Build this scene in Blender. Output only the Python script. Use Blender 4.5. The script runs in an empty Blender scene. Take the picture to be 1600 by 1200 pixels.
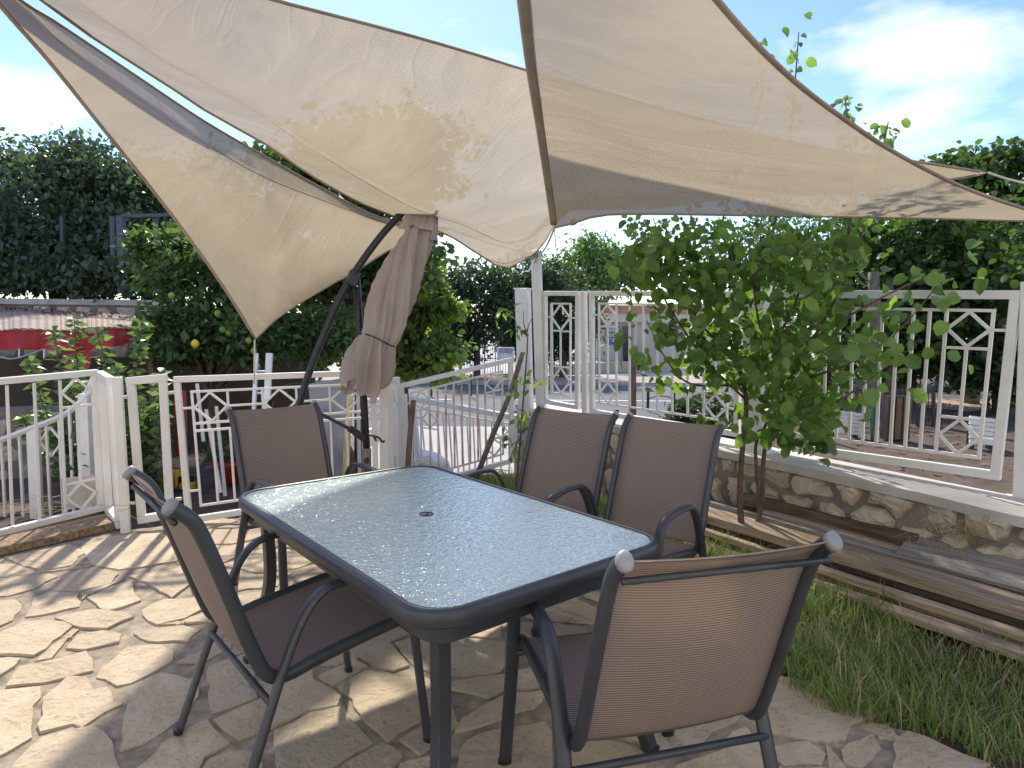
import bpy, math, random
import numpy as np
from mathutils import Vector, Matrix
random.seed(7); rng = np.random.default_rng(7)
scene = bpy.context.scene
col = scene.collection
R = math.radians
# ------------------------------------------------------------------ camera
F, PIT, ROL, H = 1015.0, R(5.04), R(.43), 1.412
_c, _s, _cr, _sr = math.cos(PIT), math.sin(PIT), math.cos(ROL), math.sin(ROL)
RT, FW, UP = Vector((1, 0, 0)), Vector((0, _c, -_s)), Vector((0, _s, _c))
CR, CU = RT*_cr + UP*_sr, UP*_cr - RT*_sr
cd = bpy.data.cameras.new('camera'); cam = bpy.data.objects.new('camera', cd); col.objects.link(cam)
cd.sensor_width = 36; cd.lens = F/1600*36; cd.clip_start = .05; cd.clip_end = 2000
mw = Matrix.Identity(4)
for i in range(3):
    mw[i][0], mw[i][1], mw[i][2] = CR[i], CU[i], -FW[i]
mw[2][3] = H
cam.matrix_world = mw
scene.camera = cam
scene.render.resolution_x, scene.render.resolution_y = 1024, 768
# ------------------------------------------------------------------ light
SUN = Vector((-.25, .97, 0)).normalized(); SEL = R(42)
SUN = Vector((SUN.x*math.cos(SEL), SUN.y*math.cos(SEL), math.sin(SEL)))
ld = bpy.data.lights.new('sun', 'SUN'); ld.energy = 3.15; ld.angle = R(2.0); ld.color = (1, .92, .79)
lo = bpy.data.objects.new('sun', ld); col.objects.link(lo); lo.location = SUN*30
lo.rotation_euler = (-SUN).to_track_quat('-Z', 'Y').to_euler()
W = bpy.data.worlds.new('World'); scene.world = W; W.use_nodes = True
nt = W.node_tree; nt.nodes.clear()
def wn(t, **k):
    n = nt.nodes.new(t)
    for a, b in k.items(): setattr(n, a, b)
    return n
out = wn('ShaderNodeOutputWorld'); bg = wn('ShaderNodeBackground'); bg.inputs[1].default_value = .122
sky = wn('ShaderNodeTexSky', sky_type='NISHITA', sun_disc=False, sun_elevation=SEL, sun_rotation=R(-14.5), air_density=1.0, dust_density=.15, ozone_density=2.2)
tc = wn('ShaderNodeTexCoord'); mp = wn('ShaderNodeMapping')
mp.inputs['Scale'].default_value = (1.0, 1.0, 2.1); mp.inputs['Location'].default_value = (2.8, 5.2, .6); mp.inputs['Rotation'].default_value = (0, 0, R(20))
no = wn('ShaderNodeTexNoise'); no.inputs['Scale'].default_value = 2.6; no.inputs['Detail'].default_value = 9; no.inputs['Roughness'].default_value = .56; no.inputs['Distortion'].default_value = .25
rp = wn('ShaderNodeValToRGB'); rp.color_ramp.elements[0].position = .50; rp.color_ramp.elements[1].position = .64; rp.color_ramp.elements[1].color = (.86, .86, .86, 1)
mx = wn('ShaderNodeMixRGB'); mx.inputs[2].default_value = (6.0, 6.05, 6.15, 1)
hs = wn('ShaderNodeHueSaturation'); hs.inputs['Saturation'].default_value = 1.14; hs.inputs['Hue'].default_value = .515
L = nt.links.new
L(tc.outputs['Generated'], mp.inputs[0]); L(mp.outputs[0], no.inputs[0]); L(no.outputs[0], rp.inputs[0])
L(rp.outputs[0], mx.inputs[0]); L(sky.outputs[0], hs.inputs['Color']); L(hs.outputs[0], mx.inputs[1]); L(mx.outputs[0], bg.inputs[0]); L(bg.outputs[0], out.inputs[0])
vs = scene.view_settings; vs.view_transform = 'Standard'; vs.look = 'None'; vs.gamma = 1; vs.use_curve_mapping = False
vs.exposure = 1.08
# ------------------------------------------------------------------ placing
def ray(x, y):
    dx, dy = (x-800)/F, (y-600)/F
    return CR*dx + FW - CU*dy
def at(x, y, Y):
    r = ray(x, y); return Vector((0, 0, H)) + r*(Y/r.y)
def gr(x, y, z=0.):
    r = ray(x, y); return Vector((0, 0, H)) + r*((z-H)/r.z)
def onpl(x, y, A, B):
    r = ray(x, y); n = Vector((B.y-A.y, A.x-B.x, 0)); return Vector((0, 0, H)) + r*(n.dot(Vector((A.x, A.y, 0)))/n.dot(r))
# ------------------------------------------------------------------ objects
def tag(o, label=None, cat=None, group=None, kind=None):
    if label: o['label'] = label
    if cat: o['category'] = cat
    if group: o['group'] = group
    if kind: o['kind'] = kind
    return o
def link(o, parent=None):
    col.objects.link(o)
    if parent: o.parent = parent
    return o
def empty(name, loc=(0, 0, 0), rz=0., **k):
    o = bpy.data.objects.new(name, None); o.location = loc; o.rotation_euler = (0, 0, rz); o.empty_display_size = .1
    link(o); tag(o, **k); return o
bpy_mesh = bpy.data.meshes
def rel(parent, pts):
    """world points into the parent's space (parents are translated / z-rotated empties)"""
    m = Matrix.Translation(parent.location) @ Matrix.Rotation(parent.rotation_euler.z, 4, 'Z')
    mi = m.inverted(); return [mi @ Vector(p) for p in pts]
class MB:
    def __init__(s): s.v = []; s.f = []
    def add(s, vs, fs):
        b = len(s.v); s.v += [tuple(v) for v in vs]; s.f += [tuple(i+b for i in f) for f in fs]; return s
    def box(s, c, size, rot=None, taper=1.):
        c = Vector(c); hx, hy, hz = size[0]/2, size[1]/2, size[2]/2; vs = []
        for z, k in ((-hz, 1), (hz, taper)):
            for x, y in ((-hx, -hy), (hx, -hy), (hx, hy), (-hx, hy)):
                v = Vector((x*k, y*k, z)); vs.append(c + (rot @ v if rot else v))
        return s.add(vs, [(3, 2, 1, 0), (4, 5, 6, 7), (0, 1, 5, 4), (1, 2, 6, 5), (2, 3, 7, 6), (3, 0, 4, 7)])
    def bar(s, a, b, w, h=None, up=(0, 0, 1), ext=0.):
        a, b = Vector(a), Vector(b); d = (b-a).normalized(); a = a-d*ext; b = b+d*ext; h = h or w
        u = Vector(up); x = d.cross(u)
        if x.length < 1e-3: x = d.cross(Vector((1, 0, 0)))
        x.normalize(); u = x.cross(d).normalized(); vs = []
        for p in (a, b):
            for i, j in ((-1, -1), (1, -1), (1, 1), (-1, 1)): vs.append(p + x*(i*w/2) + u*(j*h/2))
        return s.add(vs, [(0, 1, 2, 3), (7, 6, 5, 4), (0, 4, 5, 1), (1, 5, 6, 2), (2, 6, 7, 3), (3, 7, 4, 0)])
    def tube(s, pts, r, n=8, ry=None, ref=None, caps=True):
        pts = [Vector(p) for p in pts]; m = len(pts)
        rs = r if hasattr(r, '__len__') else [r]*m
        rys = (ry if hasattr(ry, '__len__') else [ry]*m) if ry is not None else rs
        vs, fs = [], []; px = None
        for i, p in enumerate(pts):
            d = (pts[min(i+1, m-1)] - pts[max(i-1, 0)])
            d = d.normalized() if d.length > 1e-9 else Vector((0, 0, 1))
            if ref is not None: x = Vector(ref); x = (x - d*x.dot(d))
            elif px is None:
                x = d.cross(Vector((0, 0, 1)));  x = x if x.length > .05 else d.cross(Vector((1, 0, 0)))
            else: x = px - d*px.dot(d)
            x.normalize(); px = x; y = d.cross(x)
            for k in range(n):
                a = 2*math.pi*k/n; vs.append(p + x*(math.cos(a)*rs[i]) + y*(math.sin(a)*rys[i]))
        for i in range(m-1):
            for k in range(n):
                a, b = i*n+k, i*n+(k+1) % n; fs.append((a, b, b+n, a+n))
        if caps: fs += [tuple(range(n-1, -1, -1)), tuple((m-1)*n+k for k in range(n))]
        return s.add(vs, fs)
    def build(s, name, mat, parent=None, smooth=False, bevel=0., **k):
        me = bpy_mesh.new(name); me.from_pydata(s.v, [], s.f); me.update()
        if smooth: me.polygons.foreach_set('use_smooth', [True]*len(me.polygons))
        if mat: me.materials.append(mat)
        o = bpy.data.objects.new(name, me); link(o, parent); tag(o, **k)
        if bevel:
            b = o.modifiers.new('b', 'BEVEL'); b.width = bevel; b.segments = 2; b.limit_method = 'ANGLE'; b.angle_limit = R(40)
        return o
def obj(name, me, parent=None, loc=None, rot=None, scale=None, **k):
    o = bpy.data.objects.new(name, me); link(o, parent); tag(o, **k)
    if loc is not None: o.location = loc
    if rot is not None: o.rotation_euler = rot
    if scale is not None: o.scale = (scale,)*3 if not hasattr(scale, '__len__') else scale
    return o
def copy_tree(o, parent=None):
    c = o.copy(); col.objects.link(c); c.parent = parent
    for ch in o.children: copy_tree(ch, c)
    return c
def crom(pts, n=6):
    P = [Vector(p) for p in pts]; out = []
    for i in range(len(P)-1):
        p0, p1, p2, p3 = P[max(i-1, 0)], P[i], P[i+1], P[min(i+2, len(P)-1)]
        for k in range(n):
            t = k/n; out.append(.5*((2*p1) + (p2-p0)*t + (2*p0-5*p1+4*p2-p3)*t*t + (3*p1-p0-3*p2+p3)*t**3))
    return out + [P[-1]]
def resamp(pts, n):
    P = np.array([tuple(p) for p in pts]); d = np.r_[0, np.cumsum(np.linalg.norm(np.diff(P, axis=0), axis=1))]
    t = np.linspace(0, d[-1], n); return np.c_[[np.interp(t, d, P[:, k]) for k in range(P.shape[1])]].T
def npmesh(name, V, T, mat, smooth=False):
    me = bpy_mesh.new(name); V = np.asarray(V, np.float32); T = np.asarray(T, np.int32)
    k = T.shape[1]
    me.vertices.add(len(V)); me.vertices.foreach_set('co', V.ravel())
    me.loops.add(T.size); me.loops.foreach_set('vertex_index', T.ravel())
    me.polygons.add(len(T)); me.polygons.foreach_set('loop_start', np.arange(len(T), dtype=np.int32)*k)
    me.polygons.foreach_set('loop_total', np.full(len(T), k, np.int32))
    if smooth: me.polygons.foreach_set('use_smooth', np.ones(len(T), bool))
    me.update(calc_edges=True); me.validate()
    if mat: me.materials.append(mat)
    return me
# cheap value noise
_nt = rng.random((64, 64, 64)).astype(np.float32)
def vnoise(P):
    P = np.asarray(P, float); i = np.floor(P).astype(int); f = P-i; f = f*f*(3-2*f); o = 0
    for a in (0, 1):
        for b in (0, 1):
            for c in (0, 1):
                w = (f[..., 0] if a else 1-f[..., 0])*(f[..., 1] if b else 1-f[..., 1])*(f[..., 2] if c else 1-f[..., 2])
                o = o + w*_nt[(i[..., 0]+a) % 64, (i[..., 1]+b) % 64, (i[..., 2]+c) % 64]
    return o*2-1
# ------------------------------------------------------------------ materials
class Mat:
    def __init__(s, name):
        s.m = bpy.data.materials.new(name); s.m.use_nodes = True; s.t = s.m.node_tree; s.t.nodes.clear()
        s.out = s.n('ShaderNodeOutputMaterial'); s.p = s.n('ShaderNodeBsdfPrincipled'); s.l(s.p.outputs[0], s.out.inputs[0])
        s._pos = None
    def n(s, t, **k):
        q = s.t.nodes.new(t)
        for a, b in k.items(): setattr(q, a, b)
        return q
    def l(s, a, b): s.t.links.new(a, b)
    def pos(s, world=True, sc=(1, 1, 1)):
        g = s.n('ShaderNodeNewGeometry').outputs['Position'] if world else s.n('ShaderNodeTexCoord').outputs['Object']
        if sc == (1, 1, 1): return g
        m = s.n('ShaderNodeVectorMath', operation='MULTIPLY'); s.l(g, m.inputs[0]); m.inputs[1].default_value = sc; return m.outputs[0]
    def noise(s, scale, detail=4, rough=.55, src=None, dist=0):
        q = s.n('ShaderNodeTexNoise'); q.inputs['Scale'].default_value = scale; q.inputs['Detail'].default_value = detail
        q.inputs['Roughness'].default_value = rough; q.inputs['Distortion'].default_value = dist
        s.l(src if src is not None else s.pos(), q.inputs['Vector']); return q.outputs[0]
    def ramp(s, src, stops):
        q = s.n('ShaderNodeValToRGB'); e = q.color_ramp.elements
        while len(e) < len(stops): e.new(.5)
        for i, (p, c) in enumerate(stops):
            e[i].position = p; e[i].color = (*c, 1) if hasattr(c, '__len__') else (c, c, c, 1)
        s.l(src, q.inputs[0]); return q.outputs[0]
    def mix(s, f, a, b, mode='MIX'):
        q = s.n('ShaderNodeMixRGB', blend_type=mode)
        for i, v in ((0, f), (1, a), (2, b)):
            if hasattr(v, 'is_output'): s.l(v, q.inputs[i])
            else: q.inputs[i].default_value = v if i == 0 else (*v, 1)
        return q.outputs[0]
    def math(s, op, a, b=0.):
        q = s.n('ShaderNodeMath', operation=op)
        for i, v in ((0, a), (1, b)):
            if hasattr(v, 'is_output'): s.l(v, q.inputs[i])
            else: q.inputs[i].default_value = v
        return q.outputs[0]
    def bump(s, h, st=.3, d=.01):
        q = s.n('ShaderNodeBump'); q.inputs['Strength'].default_value = st; q.inputs['Distance'].default_value = d; s.l(h, q.inputs['Height'])
        s.l(q.outputs[0], s.p.inputs['Normal']); return q.outputs[0]
    def set(s, color=None, rough=None, metal=None, spec=None):
        P = s.p.inputs
        for nm, v in (('Base Color', color), ('Roughness', rough), ('Metallic', metal), ('Specular IOR Level', spec)):
            if v is None: continue
            if hasattr(v, 'is_output'): s.l(v, P[nm])
            else: P[nm].default_value = (*v, 1) if hasattr(v, '__len__') else v
        return s
    def rnd(s): return s.n('ShaderNodeObjectInfo').outputs['Random']
    def isl(s): return s.n('ShaderNodeNewGeometry').outputs['Random Per Island']
    def thin(s, color, tcol=None, ft=.4, ftr=0., normal=None):
        """thin sheet: diffuse/gloss surface + translucent (+ open weave)"""
        tr = s.n('ShaderNodeBsdfTranslucent'); m = s.n('ShaderNodeMixShader'); m.inputs[0].default_value = ft
        tcol = tcol if tcol is not None else color
        for v, i in ((color, s.p.inputs['Base Color']), (tcol, tr.inputs[0])):
            if hasattr(v, 'is_output'): s.l(v, i)
            else: i.default_value = (*v, 1)
        if normal is not None: s.l(normal, tr.inputs['Normal'])
        s.l(s.p.outputs[0], m.inputs[1]); s.l(tr.outputs[0], m.inputs[2]); last = m
        if hasattr(ftr, 'is_output') or ftr > 0:
            tp = s.n('ShaderNodeBsdfTransparent'); m2 = s.n('ShaderNodeMixShader')
            if hasattr(ftr, 'is_output'): s.l(ftr, m2.inputs[0])
            else: m2.inputs[0].default_value = ftr
            s.l(m.outputs[0], m2.inputs[1]); s.l(tp.outputs[0], m2.inputs[2]); last = m2
        s.l(last.outputs[0], s.out.inputs[0]); return s
def plain(name, c, rough=.5, metal=0., nscale=6., amt=.2, bump=0., bscale=60., spec=.5):
    m = Mat(name); n = m.noise(nscale, 5)
    cc = m.ramp(n, [(.3, tuple(x*(1-amt) for x in c)), (.7, tuple(min(1, x*(1+amt)) for x in c))])
    m.set(cc, rough, metal, spec)
    if bump: m.bump(m.noise(bscale, 4), bump, .004)
    return m.m
def foliage(name, dark, light, ft=.35, rough=.45, tl=None, extra=None):
    m = Mat(name); i = m.math('FRACT', m.math('ADD', m.isl(), m.rnd())); n = m.noise(1.3, 2)
    f = m.math('ADD', m.math('MULTIPLY', i, .65), m.math('MULTIPLY', n, .35))
    st = [(.15, dark), (.75, light)]
    if extra: st += [(.965, light), (.985, extra)]
    c = m.ramp(f if not extra else i, st)
    t = m.mix(1., c, tl or (1.5, 1.7, .55), 'MULTIPLY')
    m.set(None, rough, 0, .4); m.thin(c, t, ft); return m.m
def wood(name, c1, c2, axis=(1, 1, 1), rough=.85):
    m = Mat(name); p = m.pos(False, axis); n = m.noise(9, 6, .65, p, .6); n2 = m.noise(1.7, 3, .5)
    c = m.ramp(n, [(.34, tuple(x*.8 for x in c1)), (.66, c2)])
    r = m.rnd(); v = m.ramp(r, [(0, .62), (1, 1.25)])
    c = m.mix(1., c, v, 'MULTIPLY'); c = m.mix(m.ramp(n2, [(.5, 0.), (.8, .45)]), c, (.33, .30, .27))
    m.set(c, rough, 0, .2); m.bump(n, .9, .006); return m.m
M = {}
def white_paint():
    m = Mat('white_paint'); n = m.noise(3.5, 4); base = m.ramp(n, [(.3, (.70, .68, .64)), (.7, (.82, .81, .78))])
    r = m.ramp(m.noise(16, 6, .7), [(.60, 0.), (.70, .8)])
    z = m.ramp(m.noise(1.9, 3), [(.48, 0.), (.66, 1.)])
    rust = m.math('MULTIPLY', r, z); c = m.mix(rust, base, (.34, .20, .09)); m.set(c, .42, 0, .4); m.bump(m.noise(90, 3), .12, .002); return m.m
M['white'] = white_paint()
def rusty_paint():
    m = Mat('rusty_white_paint'); n = m.noise(11, 6, .7, m.pos(True, (1, 1, .5)))
    c = m.ramp(n, [(.40, (.76, .73, .66)), (.56, (.55, .42, .25)), (.68, (.34, .20, .09))]); m.set(c, .6); return m.m
M['rusty'] = rusty_paint()
M['dark'] = plain('dark_metal', (.042, .046, .054), .38, 0., 4, .25, .05, 200, .55)
M['black'] = plain('black_metal', (.018, .019, .024), .42, 0, 5, .2)
M['cap'] = plain('grey_plastic_cap', (.30, .30, .31), .5)
M['galv'] = plain('aluminium', (.58, .61, .66), .35, .6)
M['rope'] = plain('rope', (.62, .55, .45), .9)
M['red'] = plain('red_tarp', (.42, .018, .03), .55, 0, 3, .3, .2, 20)
M['redp'] = plain('red_plastic', (.33, .02, .02), .5)
M['yellow'] = plain('yellow_plastic', (.75, .45, .03), .5)
M['concrete'] = plain('concrete', (.46, .44, .40), .9, 0, 5, .22, .4, 70)
M['asphalt'] = plain('asphalt', (.115, .115, .12), .9, 0, 2.2, .2, .3, 120)
M['paver'] = plain('pink_paver', (.36, .27, .22), .9, 0, 1.2, .25, .3, 60)
M['line'] = plain('road_paint', (.74, .74, .72), .7)
M['soil'] = plain('soil', (.075, .052, .038), .95, 0, 7, .5, .9, 45)
M['bag'] = plain('navy_fabric', (.02, .022, .035), .7)
M['sack'] = plain('white_sack', (.75, .75, .78), .5)
M['grey'] = plain('grey_board', (.30, .30, .32), .6)
M['green'] = plain('green_metal', (.012, .075, .05), .45)
M['bark'] = plain('bark', (.13, .085, .065), .9, 0, 20, .4, .7, 60)
M['barkg'] = plain('grey_bark', (.16, .135, .11), .9, 0, 14, .4, .7, 50)
M['glassdark'] = plain('dark_window', (.03, .035, .045), .15)
M['cream'] = plain('cream_render', (.62, .57, .48), .9, 0, .8, .1)
M['tile'] = plain('roof_tile', (.42, .24, .16), .85, 0, 3, .3)
M['blue'] = plain('blue_sign', (.03, .16, .55), .5)
M['plaque'] = plain('plaque_white', (.75, .74, .75), .5)
M['roofsheet'] = plain('roof_sheet', (.25, .185, .155), .8, 0, 4, .25, .3, 30)
M['citrus'] = plain('lemon_skin', (.85, .60, .06), .45)
M['limeg'] = plain('green_lemon', (.20, .34, .05), .45)
M['wood'] = wood('weathered_wood', (.24, .19, .145), (.56, .48, .385), (.35, 6, 6))
M['woodp'] = wood('pale_wood', (.27, .195, .13), (.54, .43, .31), (.35, 6, 6))
M['woodb'] = wood('brown_wood', (.11, .075, .05), (.27, .19, .13), (.35, 6, 6))
M['woodg'] = wood('grey_wood', (.24, .225, .205), (.50, .475, .44), (.35, 6, 6))
M['stick'] = wood('grey_stick', (.17, .15, .13), (.34, .31, .28), (6, 6, .4))
M['boardy'] = wood('yellow_board', (.48, .38, .2), (.66, .55, .33), (6, 6, .4))
M['boardb'] = wood('brown_board', (.12, .08, .055), (.22, .15, .10), (6, 6, .4))
def stone_mat(name, c1, c2, c3, vein=True):
    m = Mat(name); r = m.rnd(); n = m.noise(5, 7, .62); n2 = m.noise(38, 5, .6); n3 = m.noise(1.1, 2)
    c = m.mix(m.ramp(n, [(.32, 0.), (.68, 1.)]), c1, c2)
    c = m.mix(m.ramp(r, [(0, 0.), (1, .75)]), c, c3)
    c = m.mix(m.ramp(n2, [(.56, 0.), (.72, .6)]), c, tuple(x*.45 for x in c1))
    c = m.mix(m.ramp(n3, [(.45, 0.), (.75, .22)]), c, (.30, .25, .19))
    m.set(c, .85, 0, .25)
    h = m.math('ADD', m.math('MULTIPLY', n, 1.), m.math('MULTIPLY', n2, .35)); m.bump(h, .9, .03); return m.m
M['flag'] = stone_mat('flagstone', (.46, .365, .245), (.64, .53, .385), (.42, .34, .24))
M['mortar'] = plain('mortar', (.29, .24, .18), .95, 0, 14, .45, 1., 70)
M['wallstone'] = stone_mat('wall_stone', (.46, .38, .27), (.70, .62, .50), (.42, .36, .28))
M['shaded_wallmortar'] = plain('shaded_wall_mortar', (.21, .185, .155), .95, 0, 9, .3, .8, 60)  # rubble wall mortar, darkened to paint in the shadow of the joints
M['mulch'] = plain('mulch', (.26, .18, .11), .95, 0, 40, .6, 1., 90)
def sail_mat(name, k=1., tr=.045):
    m = Mat(name); uv = m.n('ShaderNodeUVMap').outputs[0]
    w = m.n('ShaderNodeTexWave', wave_type='BANDS', bands_direction='Y'); w.inputs['Scale'].default_value = 26; w.inputs['Distortion'].default_value = 1.2; w.inputs['Detail'].default_value = 2
    w.inputs['Detail Scale'].default_value = 2.5; m.l(uv, w.inputs[0])
    n = m.noise(2.2, 6, .65, m.pos(True, (.5, 1.8, 1.2)), .8); n2 = m.noise(140, 2)
    c = m.ramp(n, [(.3, (.345*k, .29*k, .222*k)), (.72, (.435*k, .375*k, .292*k))])
    c = m.mix(m.math('MULTIPLY', w.outputs[0], .5), c, (.24*k, .205*k, .16*k))
    t = m.mix(1., c, (1.26, 1.24, 1.12), 'MULTIPLY')
    m.set(None, .9, 0, .1); f = m.math('ADD', m.math('MULTIPLY', n2, .03), tr-.015)
    n3 = m.noise(1.5, 3, .5, m.pos(True, (.45, 2.2, 1.3)), .7); rd_ = m.math('POWER', m.math('SUBTRACT', 1., m.math('ABSOLUTE', m.math('SUBTRACT', m.math('MULTIPLY', n3, 2.), 1.))), 14.)
    b = m.bump(m.math('ADD', m.math('ADD', w.outputs[0], m.math('MULTIPLY', n, 5.)), m.math('MULTIPLY', rd_, 2.5)), .4, .012)
    m.thin(c, t, .5, f, b); return m.m
M['sail'] = sail_mat('shade_cloth'); M['sail_open'] = sail_mat('open_shade_cloth', 1., .055)
M['hem'] = plain('sail_hem', (.33, .27, .21), .9)
def sling():
    m = Mat('sling_mesh'); uv = m.n('ShaderNodeUVMap').outputs[0]
    def wv(d, sc):
        w = m.n('ShaderNodeTexWave', wave_type='BANDS', bands_direction=d); w.inputs['Scale'].default_value = sc; m.l(uv, w.inputs[0]); return w.outputs[0]
    a, b = wv('Y', 41), wv('X', 56); k = m.math('MULTIPLY', a, m.math('ADD', m.math('MULTIPLY', b, .6), .4)); n = m.noise(3, 3); st = wv('X', 5.1)
    c = m.ramp(k, [(.05, (.18, .143, .12)), (.6, (.46, .38, .328))])
    c = m.mix(m.ramp(n, [(.4, 0.), (.75, .35)]), c, (.38, .31, .27)); c = m.mix(m.ramp(st, [(.95, 0.), (1., .06)]), c, (.5, .42, .36))
    m.set(None, .75, 0, .25); m.bump(k, .15, .002); m.thin(c, m.mix(1., c, (1.2, 1.1, 1.), 'MULTIPLY'), .3, .05); return m.m
M['sling'] = sling()
def canopy():
    m = Mat('canopy_cloth'); n = m.noise(4, 4); c = m.ramp(n, [(.3, (.44, .37, .345)), (.7, (.52, .445, .415))])
    m.set(None, .9, 0, .15); b = m.bump(m.noise(25, 3), .15, .01); m.thin(c, c, .22, 0., b); return m.m
M['canopy'] = canopy()
def table_glass():
    m = Mat('pebbled_glass'); n = m.noise(85, 2, .5, m.pos(True, (1, 1, 1)), .5); n2 = m.noise(38, 2)
    h = m.math('ADD', n, m.math('MULTIPLY', n2, 1.0)); b = m.bump(h, .42, .007)
    m.set((.70, .88, .87), .07, 0, .9); m.p.inputs['Coat Weight'].default_value = .6; m.p.inputs['Coat Roughness'].default_value = .04; m.l(b, m.p.inputs['Coat Normal']); m.p.inputs['IOR'].default_value = 1.62; m.p.inputs['Transmission Weight'].default_value = .35
    return m.m
M['glass'] = table_glass()
M['leaf_round'] = foliage('apricot_leaf', (.085, .145, .05), (.18, .28, .095), .48, .36, (1.5, 1.7, .5))
M['leaf_yellow'] = foliage('yellow_leaf', (.5, .38, .06), (.6, .45, .1), .4)
M['leaf_dark'] = foliage('evergreen_leaf', (.05, .08, .06), (.10, .145, .10), .35, .36)
M['leaf_citrus'] = foliage('citrus_leaf', (.05, .09, .038), (.105, .17, .065), .4, .32)
M['leaf_apple'] = foliage('apple_leaf', (.09, .155, .075), (.19, .27, .13), .35, .35)
M['leaf_light'] = foliage('light_leaf', (.09, .15, .04), (.21, .29, .095), .45, .5, (1.5, 1.6, .5))
M['leaf_mid'] = foliage('mid_leaf', (.036, .07, .027), (.085, .145, .048), .4, .5, (1.55, 1.7, .5))
M['leaf_far'] = foliage('far_leaf', (.06, .12, .04), (.14, .22, .08), .4, .6)
M['leaf_deep'] = foliage('deep_leaf', (.035, .06, .038), (.075, .11, .062), .35, .5)  # deep dull green of the dark trees and round bush
M['grass'] = foliage('grass_blade', (.12, .195, .045), (.27, .37, .12), .42, .5, (1.4, 1.5, .5))
M['straw'] = foliage('straw', (.33, .24, .12), (.52, .41, .24), .2, .8, (1, 1, 1))
M['litter'] = foliage('dry_leaf', (.09, .055, .035), (.25, .16, .095), .15, .8, (1, 1, 1))
M['redlitter'] = foliage('red_dry_leaf', (.10, .03, .025), (.26, .06, .05), .15, .8, (1, 1, 1))
# ================================================================== the setting
def poly_struct(name, pts, z, mat, depth=0., kind='structure', zs=None):
    n = len(pts); mb = MB(); top = [(p[0], p[1], z if zs is None else zs[i]) for i, p in enumerate(pts)]
    if depth: mb.add(top + [(p[0], p[1], p[2]-depth) for p in top], [tuple(range(n))] + [(i, i+n, (i+1) % n+n, (i+1) % n) for i in range(n)])
    else: mb.add(top, [tuple(range(n))])
    return mb.build(name, mat, kind=kind)
poly_struct('ground', [(-400, -60), (400, -60), (400, 900), (-400, 900)], -1.0, plain('street_concrete', (.40, .385, .37), .9, 0, .7, .2, .3, 40))
poly_struct('road', [(-200, 15.6), (200, 15.6), (200, 27), (-200, 27)], -.995, M['asphalt'])
poly_struct('road', [(-9, 15.7), (-2.5, 15.7), (-3.2, 9.8), (-6.5, 9.8)], -.990, M['asphalt'])
for x0, x1, y0, y1 in ((-40, -2, 21.2, 21.35), (0, 40, 21.2, 21.35)):
    poly_struct('road_line', [(x0, y0), (x1, y0), (x1, y1), (x0, y1)], -.988, M['line'])
for a, b in (((-5.9, 10.2), (-4.6, 15.4)), ((-4.9, 10.2), (-3.3, 15.2))):
    poly_struct('road_line', [(a[0], a[1]), (a[0]+.12, a[1]), (b[0]+.12, b[1]), b], -.984, M['line'])
def pavement(name, x0, x1, y0, y1):
    mb = MB().box(((x0+x1)/2, (y0+y1)/2, -.94), (x1-x0, y1-y0, .12)); return mb.build(name, M['paver'], kind='structure')
pavement('pavement', -60, 60, 27.0, 30.5); pavement('pavement', .4, 30, 12.6, 15.6)
mb = MB()
for x0, x1, y in ((-60, 60, 26.93), (.4, 30, 15.67)): mb.box(((x0+x1)/2, y, -.93), (x1-x0, .14, .15))
mb.build('kerb', M['concrete'], kind='structure')
poly_struct('yard', [(-14, 4.0), (-3.0, 4.62), (-2.45, 4.7), (-1.42, 4.86), (-3.0, 9.6), (-14, 9.6)], -.15, M['soil'], .9)
# soil bank behind the right-hand wall
poly_struct('soil_bank', [(1.98, 4.9), (2.98, 3.55), (4.2, 2.2), (30, 2.2), (30, 22), (8.6, 22)], .45, M['soil'], 1.5)
poly_struct('garden_path', [(4.6, 8.6), (5.4, 7.6), (9.5, 10.2), (9.0, 11.6)], .456, plain('sandy_path', (.50, .37, .27), .95, 0, 3, .25, .4, 40))
# patio
PATIO = [(-6, -2.25), (-6, 2.6), (-3.7, 3.45), (-3.11, 3.85), (-2.72, 4.36), (-2.5, 4.45), (-2.3, 4.62), (-1.25, 4.82), (-1.05, 5.6), (-.45, 5.75), (-.12, 5.2), (.22, 4.6),
         (.58, 3.9), (.90, 3.2), (1.10, 2.56), (1.2, 2.3), (1.416, 2.187), (1.585, 1.988), (2.0, 1.5), (2.6, .1), (3.2, -2.25)]
def inpoly(P, poly):
    P = np.asarray(P); x, y = P[..., 0], P[..., 1]; ins = np.zeros(x.shape, bool); n = len(poly)
    for i in range(n):
        x1, y1 = poly[i]; x2, y2 = poly[(i+1) % n]
        c = ((y1 > y) != (y2 > y)); xi = (x2-x1)*(y-y1)/((y2-y1) if y2 != y1 else 1e-9)+x1
        ins ^= c & (x < xi)
    return ins
patio = poly_struct('patio', PATIO, -.008, M['mortar'], .9)
poly_struct('garden_soil', [(-1.1, 5.4), (-1.05, 6.1), (.1, 6.35), (1.0, 5.75), (1.62, 4.86), (2.72, 3.32), (4, 1.8), (4, .1), (1.2, .1)] , -.035, M['soil'], .9)
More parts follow.
